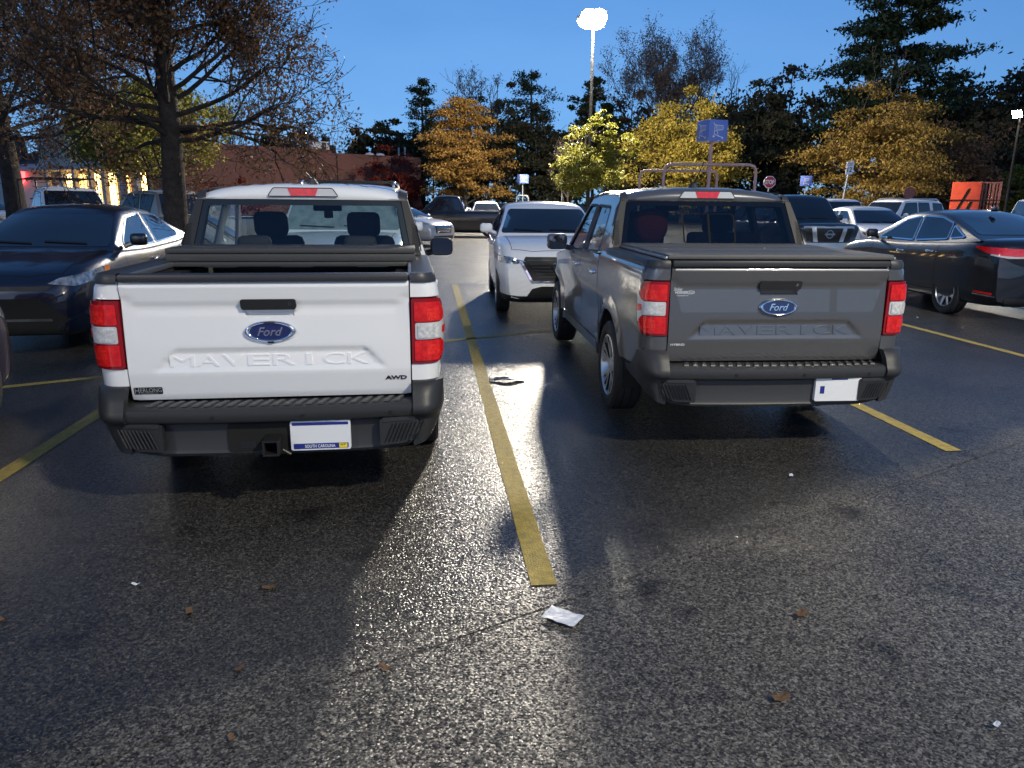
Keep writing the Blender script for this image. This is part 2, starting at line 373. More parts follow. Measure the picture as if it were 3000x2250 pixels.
# ------------------------------------------------------------------ light poles (the place's own lamps)
def light_pole(label, x, y, h, faces, lens_, base=True, r=.10, group='parking lot light poles', z0=0.0, head=(.62, .46, .14), arm=.45, dome=False):
    t = thing('light_pole', label, 'light pole', (x, y, z0), 0, group)
    MB().tube([(0, 0, .6 if base else 0), (0, 0, h)], [r*1.15, r*.75], 12).build('pole', M['pole'], t)
    if base: MB().tube([(0, 0, 0), (0, 0, .62)], .28, 16).build('base', M['concrete'], t)
    for k_, (a, tilt) in enumerate(faces):
        ca, sa = math.sin(R(a)), math.cos(R(a))          # heading of the head in plan (0 = +y)
        rot = Matrix.Rotation(-R(a), 3, 'Z') @ Matrix.Rotation(R(tilt), 3, 'X')
        c = Vector((ca*arm, sa*arm, h+.02))
        hd = MB(); hd.box((0, 0, .04), (head[0], head[1], head[2]), ch=.04)
        hd.v = [tuple(rot @ Vector(p)+c) for p in hd.v]; hd.tube([(0, 0, h-.12), tuple(c)], .03, 6)
        ho = hd.build('lamp_head', M['pole'], t)
        ln = MB().lathe([(head[0]*.55, -.05), (head[0]*.54, -.16), (head[0]*.44, -.28), (head[0]*.25, -.36), (.001, -.39)], (0, 0, 0), 'Z', 24) if dome else MB().add([(-head[0]*.46, -head[1]*.46, -.052), (head[0]*.46, -head[1]*.46, -.052), (head[0]*.46, head[1]*.46, -.052), (-head[0]*.46, head[1]*.46, -.052)], [(0, 3, 2, 1)])
        ln.v = [tuple(rot @ Vector(p)+c) for p in ln.v]
        ln.build('lens', lens_[k_] if isinstance(lens_, list) else lens_, ho, smooth=0)
    return t
M['concrete'] = mat('concrete', (.28, .27, .25), .85, noise=(9, (.2, .19, .18)))
light_pole('tall dark pole with bright floodlights standing alone against the open sky', 4.45, 45.5, 11.75, [(165, 48), (205, 48), (20, 30), (-40, 30)], [M['lens'], M['lens'], M['lens_back'], M['lens_back']], head=(.95, .80, .16), arm=.55, dome=True)
light_pole('floodlight pole behind the camera on the left, outside the picture', -14.0, -16.0, 10.5, [(30, 40)], M['lens_near'])
light_pole('floodlight pole behind the camera on the right, outside the picture', 7.5, -3.5, 9.2, [(-45, 28), (10, 28)], M['lens_near'], base=False, r=.06)

# ------------------------------------------------------------------ ground, pavement, paint
A0, SP, SD = np.array((.15, 2.97)), np.array((2.93, 1.90)), np.array((-.1093, .9940))      # line end, spacing, stall direction
_t = SP/np.linalg.norm(SP); BN = np.array((-_t[1], _t[0]))                                   # across the edge of the bays
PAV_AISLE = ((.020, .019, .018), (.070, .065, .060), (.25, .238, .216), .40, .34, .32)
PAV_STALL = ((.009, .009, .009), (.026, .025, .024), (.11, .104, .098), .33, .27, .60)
M['aisle'] = asphalt('aisle_asphalt', PAV_AISLE)
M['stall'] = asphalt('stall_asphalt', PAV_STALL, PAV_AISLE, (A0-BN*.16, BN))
M['grass'] = mat('dark_grass', (.010, .016, .006), .9, noise=(.6, (.022, .020, .010)))
def sheet(name, poly, z, m, kind='structure', label=None):
    o = MB().add([(x, y, z) for x, y in poly], [tuple(range(len(poly)))]).build(name, m, smooth=0); o['kind'] = kind
    if label: o['label'] = label
    return o
sheet('ground', [(-900, -300), (900, -300), (900, 1500), (-900, 1500)], -.02, M['grass'], label='dark grassy ground beyond the parking lot')
sheet('parking_lot', [(-75, -50), (70, -50), (70, 62), (-75, 62)], -.003, M['aisle'], label='coarse wet asphalt of the parking lot lanes')
p0, p1 = A0-SP*8, A0+SP*8
rr = random.Random(4); edge = []
for k in range(500):
    q = p0+(p1-p0)*k/499; edge.append(tuple(q-BN*.15))
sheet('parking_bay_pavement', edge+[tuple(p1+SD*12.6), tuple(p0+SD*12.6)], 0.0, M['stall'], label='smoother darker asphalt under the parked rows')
def line(a, b, w, label):
    a, b = np.array(a), np.array(b); t = (b-a)/np.linalg.norm(b-a); n = np.array([-t[1], t[0]])*w/2
    m = MB(); k = 24; rr = random.Random(int(abs(a[0]*100)+abs(b[1]*10)))
    L_ = []; R_ = []
    for i in range(k+1):
        p = a+(b-a)*i/k; e = rr.uniform(-.006, .006); f = rr.uniform(-.006, .006)
        L_.append((*(p+n*(1+e*8)), .004)); R_.append((*(p-n*(1+f*8)), .004))
    m.grid([L_, R_]); o = m.build('painted_line', M['paint_y'], smooth=0); o['kind'] = 'structure'; o['label'] = label; return o
names = {-1: 'yellow stall line left of the white pickup', 0: 'yellow stall line between the two pickups', 1: 'yellow stall line right of the grey pickup', 2: 'yellow stall line beside the black sedan'}
for k in range(-4, 6):
    s = A0+SP*k
    line(s, s+SD*12.3, .118, names.get(k, 'yellow stall line further along the row'))
c0, c1 = A0+SD*6.12-SP*5, A0+SD*6.12+SP*6
line(c0, c1, .105, 'long slanting yellow line where the two rows of stalls meet')

# ------------------------------------------------------------------ the two compact pickups
HZ = ([.34, .45, .6, .8, 1.0, 1.14, 1.215, 1.25], [.862, .885, .894, .906, .912, .906, .896, .872])
RY, WB, RR = 1.085, 3.076, .45
def hw(z): return float(np.interp(z, *HZ))
def path(s, z, off=0.0, sg=1):
    ds = hw(z)-.912
    if s < .062: x, y, nx, ny = .738+s, 0.0, 0.0, -1.0
    elif s < .235:
        th = (s-.062)/.11; nx, ny = math.sin(th), -math.cos(th); x, y = .80+.11*nx, .11+.11*ny
    else: x, y, nx, ny = .91, .11+(s-.235), 1.0, 0.0
    o = off+ds*abs(nx)
    for yc in (RY, RY+WB):
        d = math.hypot(y-yc, z-.37)
        if d < .7 and z > .36: o += nx*.026*math.exp(-((d-.475)/.045)**2)
    if y > .8 and .48 < z < 1.1: o += -.014*nx*math.exp(-((z-.74)/.10)**2)*min(1, (y-.8)/.6)
    if y > 4.1: o -= .16*((y-4.1)/.75)**2
    return (sg*(x+nx*o), y+ny*o, z)
def SY(y): return y+.125
def cabx(z): return .868-(max(z, 1.1)-1.25)*.31
def gate_d(x, z):
    ax = abs(x)
    top = float(np.interp(z, [.62, .64, .765, .79, .89, .93, 1.125, 1.135, 1.225, 1.246], [.004, .014, .034, .034, .032, .030, .016, .026, .040, .022]))
    e = min(max((ax-.66)/.06, 0), 1)                               # the upper band dies out near the edges
    side = float(np.interp(z, [.62, .64, .765, .93, 1.16, 1.175, 1.225, 1.246], [.004, .014, .034, .030, .020, .030, .040, .022]))
    d = lerp(top, side, e)
    lim = float(np.interp(z, [.775, .885], [.615, .505]))
    t1 = min(max((lim-ax)/.022, 0), 1); t2 = min(max((.897-z)/.020, 0), 1); t3 = min(max((z-.772)/.012, 0), 1)
    d -= .017*t1*t2*t3*float(np.interp(z, [.775, .88], [.35, 1.0]))
    pk = min(max((.128-ax)/.012, 0), 1)*min(max((z-1.062)/.010, 0), 1)*min(max((1.105-z)/.010, 0), 1)
    return d-.026-.024*pk
def gateF(x, z, off=0.0): return (x, -gate_d(x, z)-off, z)

def wheel(parent, x, y, sg, r=.362, w=.225, rim=.245, spokes=5, style='twin', name='wheel', z=None, steer=0.0):
    """sg = +1 when the outer face looks towards +x"""
    e = empty(name, parent, (x, y, r if z is None else z)); e.rotation_euler = (0, 0, steer)
    pr = [(rim, -w*.36), (rim+.02, -w*.47), (r*.80, -w*.5), (r*.93, -w*.48), (r*.985, -w*.40), (r, -w*.26), (r, -w*.16), (r-.008, -w*.15), (r-.008, -w*.12), (r, -w*.11), (r, w*.11), (r-.008, w*.12), (r-.008, w*.15), (r, w*.16), (r, w*.26), (r*.985, w*.40), (r*.93, w*.48), (r*.80, w*.5), (rim+.02, w*.47), (rim, w*.36)]
    MB().lathe(pr, (0, 0, 0), 'X', 40, closed=False).build('tyre', M['tyre'], e, smooth=35)
    m = MB(); o = sg*w*.5
    m.lathe([(.0, -.06*sg), (rim*.5, -.055*sg), (rim*.93, -.05*sg)], (o*.55, 0, 0), 'X', 32, mi=1)
    m.lathe([(rim*.93, -o*.9), (rim*.95, o*.8), (rim*.98, o*.94), (rim*1.02, o*.90)], (0, 0, 0), 'X', 40, mi=0)
    m.lathe([(.0, o*.74), (.028, o*.74), (.034, o*.68), (.07, o*.66), (.075, o*.3)], (0, 0, 0), 'X', 20, mi=0)
    for k in range(spokes):
        a0 = 2*math.pi*k/spokes+.3
        def sp(a_in, a_out, wi, wo):
            pts = []
            ci, co = np.array([math.cos(a_in), math.sin(a_in)]), np.array([math.cos(a_out), math.sin(a_out)])
            p, q = ci*.055, co*rim*.97; t = (q-p)/np.linalg.norm(q-p); n = np.array([-t[1], t[0]])
            quad = [p+n*wi, q+n*wo, q-n*wo, p-n*wi]
            xs = [o*.66, o*.86, o*.86, o*.66]
            vs = [(xs[i], quad[i][0], quad[i][1]) for i in range(4)]+[(xs[i]-sg*.03, quad[i][0], quad[i][1]) for i in range(4)]
            m.add(vs, [(0, 1, 2, 3)], 0); m.add([vs[i] for i in range(8)], [(0, 4, 5, 1), (1, 5, 6, 2), (2, 6, 7, 3), (3, 7, 4, 0)], 1)
        if style == 'twin': sp(a0, a0-.20, .013, .017); sp(a0+.12, a0+.32, .013, .017)
        elif style == 'y': sp(a0, a0-.34, .013, .013); sp(a0, a0+.02, .012, .009); sp(a0, a0+.36, .013, .013)
        else: sp(a0, a0, .030, .024)
    m.build('rim', [M['alloy'] if style != 'dark' else M['rimdark'], M['rimdark']], e, smooth=30)
    return e

def tail_light(t, sg):
    f = lambda s, z, o=0.0: path(s, z, o, sg)
    z0, z1 = .796, 1.153
    outer = rnd([(.006, z0), (.17, z0), (.225, z0+.05), (.232, z1-.10), (.185, z1), (.006, z1)], [.01, .03, .03, .04, .03, .01])
    h = MB().region(outer, f, .03, .012, .04).build('tail_light', M['reddark'], t)
    def lens(poly, m, nm, off=.019): return MB().region(rnd(poly, .012), f, .025, off, .012).build(nm, m, h)
    lens([(.022, 1.028), (.180, 1.028), (.205, 1.055), (.205, z1-.08), (.165, z1-.02), (.022, z1-.02)], M['red'], 'red_lens')
    lens([(.022, z0+.015), (.150, z0+.015), (.203, z0+.06), (.205, .900), (.175, .922), (.022, .922)], M['red'], 'red_lens')
    for za, zb_ in ((1.035, 1.10), (.845, .90)): lens([(.085, za), (.155, za), (.155, zb_), (.085, zb_)], M['redhot'], 'bulb_cup', .021)
    lens([(.026, .930), (.172, .930), (.228, .875), (.231, 1.075), (.205, 1.05), (.172, 1.020), (.026, 1.020)], M['clear'], 'clear_lens', .016)
    lens([(.040, .938), (.150, .938), (.150, 1.012), (.040, 1.012)], M['revlens'], 'reverse_light', .021)
    lens([(.180, .955), (.226, .955), (.226, 1.0), (.180, 1.0)], M['red'], 'side_marker', .020)

def pickup(label, loc, head, paint, grp, white):
    P = M[paint]; t = thing('pickup_truck', label, 'pickup truck', loc, head, grp)
    dz = 0.0
    # dark shell behind all panels, so that gaps read dark
    sh = MB()
    for sg in (-1, 1):
        f = lambda s, z, o=0.0, sg=sg: path(s, z, o-.03, sg)
        arcs = []
        for yc in (RY, RY+WB): arcs.append([(SY(yc+.46*math.cos(a)), .37+.46*math.sin(a)) for a in np.linspace(0.12, math.pi-.12, 16)])
        poly = [(.0, 1.24), (.0, .60), (.30, .50)]+arcs[0][::-1]+arcs[1][::-1]+[(SY(4.78), .46), (SY(4.78), .98), (SY(3.4), 1.14), (SY(1.4), 1.24)]
        sh.region(poly, f, .15)
    sh.build('inner_shell', M['gapm'], t)
    # wheel wells
    for sg in (-1, 1):
        for yc in (RY, RY+WB):
            w = MB()
            rows = [[(sg*x, yc+.455*math.cos(a), .37+.455*math.sin(a)) for a in np.linspace(-.2, math.pi+.2, 20)] for x in (.55, .88)]
            w.grid(rows); w.add([rows[0][i] for i in range(20)], [tuple(range(20))]); w.build('wheel_well', M['liner'], t)
    MB().box((0, 2.4, .40), (1.5, 4.2, .10)).build('underbody', M['liner'], t)
    # side panels
    arcR = [(SY(RY+RR*math.cos(a)), .37+RR*math.sin(a)) for a in np.linspace(.20, math.pi-.36, 26)]
    arcF = [(SY(RY+WB+RR*math.cos(a)), .37+RR*math.sin(a)) for a in np.linspace(.20, math.pi-.20, 26)]
    for sg in (-1, 1):
        f = lambda s, z, o=0.0, sg=sg: path(s, z, o, sg)
        bs = [(.003, 1.25), (SY(1.0), 1.25), (SY(1.60), 1.25), (SY(1.60), .46)]+arcR+[(SY(.455), .535), (.345, .56), (.175, .70), (.003, .70), (.003, .79), (.175, .79), (.232, .842), (.240, 1.056), (.19, 1.16), (.003, 1.16)]
        MB().region(bs, f, .05, 0, .015, creases=[]).build('bed_side', P, t)
        d1 = [(SY(1.608), 1.215), (SY(1.608), .475), (SY(2.465), .475), (SY(2.465), 1.20)]
        d2 = [(SY(2.473), 1.20), (SY(2.473), .475), (SY(3.50), .475), (SY(3.46), .9), (SY(3.42), 1.16)]
        for dp in (d1, d2):
            d = MB().region(dp, f, .07, .002, .015).build('door', P, t)
            yh = dp[0][0]-.125+.12 if dp is d1 else 2.473+.12
            hb = MB(); hx = hw(1.06)
            hb.box((sg*(hx+.030), yh+.02, 1.062), (.022, .20, .032), ch=.009); hb.box((sg*(hx+.012), yh-.06, 1.062), (.03, .03, .026), ch=.006); hb.box((sg*(hx+.012), yh+.10, 1.062), (.03, .03, .026), ch=.006)
            hb.build('handle', P if white else M['chrome'], d)
        fd = [(SY(3.43), 1.15), (SY(3.468), .9), (SY(3.508), .475), (SY(3.70), .46)]+arcF[::-1]+[(SY(4.80), .46), (SY(4.84), .70), (SY(4.82), .92), (SY(4.6), 1.0), (SY(3.9), 1.10)]
        MB().region(fd, f, .06, 0, .015).build('fender', P, t)
        rk = [(SY(1.56), .36), (SY(3.68), .36), (SY(3.62), .468), (SY(1.60), .468)]
        MB().region(rk, f, .08, .006, .05).build('rocker_panel', P if not white else M['plastic'], t)
        # cab side with window openings
        g = lambda y, z, o=0.0, sg=sg: (sg*(cabx(z)+o), y, z)
        wr = rnd([(1.76, 1.235), (2.42, 1.205), (2.40, 1.625), (1.86, 1.615)], [.03, .03, .02, .05])
        wf = rnd([(2.54, 1.20), (3.34, 1.165), (2.86, 1.625), (2.53, 1.628)], [.02, .03, .05, .02])
        cs = [(1.40, 1.248), (1.42, 1.30), (1.615, 1.668), (1.66, 1.705), (2.1, 1.725), (2.5, 1.722), (2.80, 1.70), (3.10, 1.50), (3.46, 1.158)]
        MB().region(cs, g, .06, 0, .03, holes=[wr, wf]).build('cab_side', P, t)
        for wp in (wr, wf):
            MB().region(wp, g, .1, -.012).build('side_window', M['glasstint'] if (not white or wp is wr) else M['glass'], t)
            MB().ribbon(wp, g, .022, .003, closed=True).build('window_trim', M['plastic'], t)
        MB().region(rnd([(2.43, 1.205), (2.53, 1.20), (2.52, 1.63), (2.41, 1.63)], .01), g, .1, .004, .004).build('door_pillar', M['plastic'], t)
        # mirror
        mm = MB(); mm.box((sg*1.045, 3.20, 1.245), (.215, .13, .165), ch=.045); mm.tube([(sg*.86, 3.24, 1.17), (sg*.98, 3.22, 1.20)], [.03, .03], 8)
        mo = mm.build('mirror', M['plastic'] if white else M['grey'], t, smooth=50)
        MB().prism(rnd(rect(sg*1.045-.09, 1.175, sg*1.045+.09, 1.315), .035), lambda u, v, d: (u, d, v), 3.134, 3.128).build('mirror_glass', M['mirror'], mo)
        # rail cap
        rows = []
        for s_ in list(np.linspace(.006, .235, 10))+list(np.linspace(.30, SY(1.40), 8)):
            a, b_, c_ = f(s_, 1.238, .007), f(s_, 1.266, .010), f(s_, 1.288, -.004); yi = max(a[1], .05)
            rows.append([a, b_, c_, (sg*max(.742, abs(c_[0])-.10), yi, 1.290), (sg*.742, yi, 1.272), (sg*.742, yi, 1.20)])
        MB().grid(rows).build('bed_rail_cap', M['trim'], t, smooth=50)
        wb_ = MB(); wb_.box((sg*.70, .75, 1.0), (.10, 1.30, .45)); wb_.build('bed_wall', M['plastic'], t)
        tail_light(t, sg)
    # wheels
    for sg in (-1, 1):
        for yc in (RY, RY+WB): wheel(t, sg*.80, yc, sg, style='y' if not white else 'twin', spokes=5)
    # tailgate
    gp = [(-.734, .622), (-.70, .618), (.70, .618), (.734, .622), (.734, 1.247), (-.734, 1.247)]
    cr = [[(-.734, .765), (.734, .765)], [(-.60, .778), (-.50, .886)], [(.60, .778), (.50, .886)], [(-.505, .895), (.505, .895)], [(-.505, .876), (.505, .876)], [(-.734, 1.225), (.734, 1.225)], [(-.66, 1.128), (.66, 1.128)], [(-.128, 1.062), (.128, 1.062)], [(-.116, 1.072), (.116, 1.072)], [(-.128, 1.105), (-.128, 1.062)], [(.128, 1.062), (.128, 1.105)], [(-.116, 1.10), (-.116, 1.072)], [(.116, 1.10), (.116, 1.072)]]
    gate = MB().region(gp, gateF, .017, 0, .05, creases=cr).build('tailgate', P, t, smooth=50)
    MB().box((0, .016, 1.268), (1.468, .085, .042), ch=.012).build('tailgate_cap', M['trim'], gate)
    hd = MB(); hd.prism(rnd([(-.135, 1.100), (.135, 1.100), (.143, 1.118), (.14, 1.157), (-.14, 1.157), (-.143, 1.118)], .012), gateF, .008, .022); hd.build('gate_handle', M['plastic'], gate)
    MB().prism(oval(.108, 1.132, .009, .011, 14), gateF, .02, .026).build('lock', M['chrome'], gate)
    # oval emblem
    em = MB(); rows = []
    for (k, d) in ((1.0, .002), (.97, .016), (.90, .021), (.80, .019), (.77, .012)): rows.append([gateF(.135*k*math.cos(a), .985+.056*(k if k > .9 else k*.97)*math.sin(a), d) for a in np.linspace(0, 2*math.pi, 40, endpoint=False)])
    em.grid(rows, closed=True); eo = em.build('emblem', M['chrome'], gate, smooth=60)
    eb = MB().region(oval(0, .985, .106, .043, 36), gateF, .02, .013).build('emblem_field', M['blue'], gate)
    lt = MB(); text(lt, 'Ford', -.066, .962, .066, 1.008, gateF, .018, .006, shear=.35, bold=.012); lt.build('emblem_lettering', M['chrome'], gate, smooth=0)
    MB().box((0, gateF(0, .93)[1]-.006, .929), (.034, .02, .014), ch=.005).build('camera_eye', M['ink'], gate)
    lt = MB()
    for i, ch_ in enumerate('MAVERICK'):
        cx = lerp(-.462, .452, i/7); wd = {'I': .016, 'M': .062, 'K': .056}.get(ch_, .058)
        text(lt, ch_, cx-wd, .800, cx+wd, .860, gateF, .0042, .009)
    lt.build('raised_lettering', P, gate, smooth=0)
    if white:
        lt = MB(); text(lt, 'AWD', .595, .706, .712, .729, gateF, .004, .004, bold=.03); lt.build('badge', M['ink'], gate, smooth=0)
        MB().region(rnd(rect(-.722, .652, -.577, .692), .006), gateF, .03, .0022).build('dealer_badge', M['ink'], gate)
        lt = MB(); text(lt, 'H', -.717, .657, -.695, .690, gateF, .0036); text(lt, 'ERLONG', -.690, .664, -.582, .687, gateF, .0036); text(lt, 'EDGEFIELD, SC', -.685, .6545, -.602, .6615, gateF, .0036); lt.build('dealer_lettering', M['decalgrey'], gate, smooth=0)
    else:
        lt = MB(); text(lt, 'Stokes', -.712, 1.092, -.655, 1.113, gateF, .003, shear=.3); text(lt, 'HODGES', -.702, 1.073, -.622, 1.089, gateF, .003, bold=.02)
        lt.region(oval(-.597, 1.081, .026, .011, 20), gateF, .02, .003, holes=[oval(-.597, 1.081, .023, .0085, 20)]); text(lt, 'Ford', -.612, 1.076, -.582, 1.086, gateF, .003, shear=.3); text(lt, 'Graniteville, SC', -.69, 1.055, -.612, 1.066, gateF, .003); lt.build('dealer_lettering', M['decal'], gate, smooth=0)
        lt = MB(); text(lt, 'HYBRID', -.715, .728, -.62, .742, gateF, .004, .003, bold=.02); lt.build('badge', M['decal'], gate, smooth=0)
    # bed and cover
    MB().box((0, .72, .80), (1.42, 1.36, .06)).build('bed_floor', M['plastic'], t)
    if white:
        c = thing('tonneau_cover', 'black folding bed cover stacked open behind the white cab', 'bed cover', loc, head)
        for z, th in ((1.262, .030), (1.304, .048), (1.347, .032)):
            m = MB(); m.box((0, 1.15, z), (1.56, .46, th), ch=.007); m.build('cover_panel', M['vinyl'], c)
        for x in (-.45, 0.02, .5): MB().box((x, .93, 1.247), (.2, .012, .006)).build('cover_latch', M['trim'], c); MB().box((x-.1, 1.2, 1.361), (.22, .2, .014), ch=.004).build('cover_clamp', M['trim'], c)
        for sg in (-1, 1): MB().box((sg*.748, .5, 1.262), (.035, .92, .03), ch=.005).build('cover_rail', M['alu'], c)
    else:
        c = thing('tonneau_cover', 'flat grey vinyl bed cover closed over the grey truck bed', 'bed cover', loc, head)
        for i in range(3):
            y0, y1 = .0+i*.462, .0+(i+1)*.462-.010
            m = MB(); m.box((0, (y0+y1)/2-.005, 1.311), (1.53, y1-y0, .034), ch=.013); m.build('cover_panel', M['vinylgrey'], c)
        for sg in (-1, 1): MB().box((sg*.772, .69, 1.302), (.016, 1.37, .018), ch=.004).build('cover_rail', M['alu'], c)
    # cab rear, roof
    def back(x, v, o=0.0):                                         # v 0..1 from belt to roof
        y, z = lerp(1.415, 1.602, v), lerp(1.255, 1.668, v); bow = .03*(1-(x/.8)**2)
        return (x, y-bow-o*.91, z+o*.4)
    side = lambda v: cabx(lerp(1.255, 1.668, v))
    gl = rnd([(-.752, .10), (.752, .10), (.685, .985), (-.685, .985)], [.03, .03, .06, .06])
    bo = [(-side(0)+.004, 0), (side(0)-.004, 0), (side(1)-.004, 1), (-side(1)+.004, 1)]
    MB().region(bo, back, .06, 0, .03, holes=[rnd([(-.70, .14), (.70, .14), (.65, .94), (-.65, .94)], .05)]).build('cab_back', M['gapm'], t)
    rw = MB().region(gl, back, .08, .006).build('rear_window', M['glass'] if white else M['glasstint'], t)
    MB().region(gl, back, .04, .0045, holes=[rnd([(-.712, .14), (.712, .14), (.655, .90), (-.655, .90)], .05)]).build('window_border', M['ink'], rw)
    if not white:
        m = MB(); m.ribbon(rnd(rect(-.22, .16, .22, .74), .05), back, .012, .008, closed=True); m.ribbon([(0.0, .16), (0.0, .74)], back, .018, .008); m.build('sliding_frame', M['gapm'], rw)
    for sg in (-1, 1):
        pl = [(sg*(.757), .08), (sg*(side(.02)-.002), .02), (sg*(side(1)-.002), .985), (sg*.690, .985)]
        po = MB().region(pl, back, .05, .012, .02).build('pillar_applique', M['plastic'], t)
        pv = MB(); pv.ribbon(rnd([(sg*.76, .58), (sg*.795, .56), (sg*.825, .12)], .02), back, .008, .016)
        for k in range(14):
            v = .12+.42*k/14; pv.ribbon([(sg*.765, v+.02), (sg*(.815-.03*v), v)], back, .007, .016)
        pv.build('vent_slats', M['gapm'], po)
    prof = [(1.600, 1.670), (1.592, 1.695), (1.603, 1.735), (1.65, 1.768), (1.75, 1.782), (2.0, 1.792), (2.3, 1.794), (2.6, 1.782), (2.80, 1.755), (2.84, 1.735)]
    xs = np.linspace(-1, 1, 41); rows = []
    for i, (y, z) in enumerate(prof):
        row = []
        for u in xs:
            wdt = cabx(1.70)+.006; top = z-(.072 if i > 1 else .006+.02*i)*abs(u)**3; bump = (.006*(1 if .12 < abs(u % .5-.25) < .2 else 0)) if 3 < i < 8 else 0
            row.append((u*wdt, y-(.03*(1-u*u) if i < 4 else 0)+.02*u*u*(i > 7), top-bump))
        rows.append(row)
    MB().grid(rows).build('roof', P, t, smooth=60)
    for sg in (-1, 1): MB().grid([[(sg*(cabx(1.70)+.006-.062*k), y-(.03*(1-.9)) if y < 1.7 else y, z-.060+.022*k+.004) for k in (0, 1)] for (y, z) in prof]).build('roof_ditch_trim', M['trim'], t, smooth=60)
    # high brake light
    bl = lambda u, v, d: (u, 1.596-.03+.02*(v-1.70)-d, v)
    lo = MB(); lo.prism(rnd([(-.245, 1.690), (.245, 1.690), (.205, 1.748), (-.205, 1.748)], .014), bl, -.01, .010); lo = lo.build('high_brake_light', M['clear'], t)
    MB().prism([(-.085, 1.694), (.085, 1.694), (.105, 1.745), (-.105, 1.745)], bl, .0, .014).build('red_lens', M['red'], lo)
    rimm = MB(); rimm.ribbon(rnd([(-.245, 1.690), (.245, 1.690), (.205, 1.748), (-.205, 1.748)], .014), lambda u, v, o: bl(u, v, .0115), .006, closed=True); rimm.build('lamp_seal', M['ink'], lo)
    # antenna
    an = MB(); an.tube([(0.02 if white else .0, 1.95, 1.785), (0.02 if white else 0, 1.93, 1.83)], [.05, .018], 10)
    an.tube([(.02 if white else 0, 1.93, 1.82), (-.01 if white else .012, 1.84 if white else 1.75, 1.865 if white else 1.99)], [.007, .004], 6); an.build('antenna', M['plastic'], t)
    # windscreen, bonnet, nose
    ws = lambda x, v, o=0.0: (x, lerp(3.50, 2.83, v)-.06*(x/.8)**2+.7*o, lerp(1.12, 1.735, v)-.03*(x/.8)**2+.7*o)
    MB().region([(-.80, 0), (.80, 0), (.66, 1), (-.66, 1)], ws, .12, 0).build('windscreen', M['glass'], t)
    hdp = lambda x, v, o=0.0: (x, lerp(3.46, 4.72, v)-.10*(x/.85)**4*v, lerp(1.135, 1.03, v)-.05*(x/.85)**2-.03*v*v+o)
    MB().region([(-.87, 0), (.87, 0), (.80, 1), (-.80, 1)], hdp, .1, 0, .03).build('bonnet', P, t)
    MB().prism(rnd(rect(-.78, .42, .78, 1.0), .06), lambda u, v, d: (u, d, v), 4.55, 4.86).build('front_bumper', P, t)
    MB().prism(rnd(rect(-.50, .72, .50, .92), .03), lambda u, v, d: (u, d, v), 4.85, 4.88).build('grille', M['plastic'], t)
    for sg in (-1, 1): MB().prism(rnd(rect(sg*.66-.12, .80, sg*.66+.12, .95), .03), lambda u, v, d: (u, d, v), 4.84, 4.885).build('headlight', M['lamp'], t)
    # cabin
    for sx in (-.37, .37):
        m = MB(); m.box((sx, 2.45, 1.03), (.50, .14, .72), Matrix.Rotation(R(12), 3, 'X'), ch=.06); m.box((sx, 2.70, .70), (.5, .52, .16), ch=.05)
        s_ = m.build('front_seat', M['seat'], t, smooth=60)
        m = MB(); m.box((sx, 2.33, 1.475), (.27, .10, .20), Matrix.Rotation(R(10), 3, 'X'), ch=.048); m.tube([(sx, 2.36, 1.30), (sx, 2.34, 1.42)], .05, 6); m.build('headrest', M['seat'], s_, smooth=60)
    m = MB(); m.box((0, 1.68, .98), (1.36, .14, .52), Matrix.Rotation(R(10), 3, 'X'), ch=.06); m.box((0, 1.95, .72), (1.36, .5, .16), ch=.05); bs_ = m.build('rear_bench', M['seat'], t, smooth=60)
    for sx in ((-.38, .38) if white else (-.40, 0.0, .40)):
        if sx < -.35 and not white: MB().lathe([(0, -.06), (.10, -.055), (.155, -.02), (.155, .02), (.10, .055), (0, .06)], (-.44, 1.72, 1.45), 'Y', 28).build('headrest', M['redcloth'], bs_, smooth=60, label='round dark red headrest')
        else: MB().box((sx, 1.67, 1.335), (.24, .09, .15), ch=.04).build('headrest', M['seat'], bs_, smooth=60)
    MB().box((0, 3.25, 1.02), (1.5, .5, .16), ch=.05).build('dashboard', M['seat'], t)
    m = MB(); m.lathe([(.19+.016*math.cos(a), .016*math.sin(a)) for a in np.linspace(0, 2*math.pi, 9)], (0, 0, 0), 'Y', 28); m.box((0, 0, 0), (.36, .03, .05))
    rm = Matrix.Rotation(R(-25), 3, 'X'); m.v = [tuple(rm @ Vector(p)+Vector((-.37, 2.98, 1.13))) for p in m.v]; m.build('steering_wheel', M['ink'], t, smooth=60)
    m = MB(); m.box((.03, 2.86, 1.605), (.25, .03, .065), ch=.015); m.tube([(.03, 2.88, 1.62), (.03, 2.92, 1.69)], .012, 6); m.box((.03, 2.93, 1.55), (.08, .04, .08), ch=.01); m.build('rear_view_mirror', M['ink'], t)
    # rear bumper
    prof = [(.06, .600), (-.085, .606), (-.128, .602), (-.146, .588), (-.150, .568), (-.148, .535), (-.140, .524), (-.105, .518), (-.092, .505), (-.085, .36), (-.095, .342), (-.085, .325), (.02, .31)]
    xs = np.linspace(-.80, .80, 33)
    bm_ = MB().grid([[(x, y+.045*(abs(x)/.8)**2, z+(.05*(max(0, abs(x)-.55)/.25)**2 if z < .45 else 0)) for (y, z) in prof] for x in xs])
    bp = bm_.build('rear_bumper', M['bumperw'] if white else M['bumperg'], t, smooth=40)
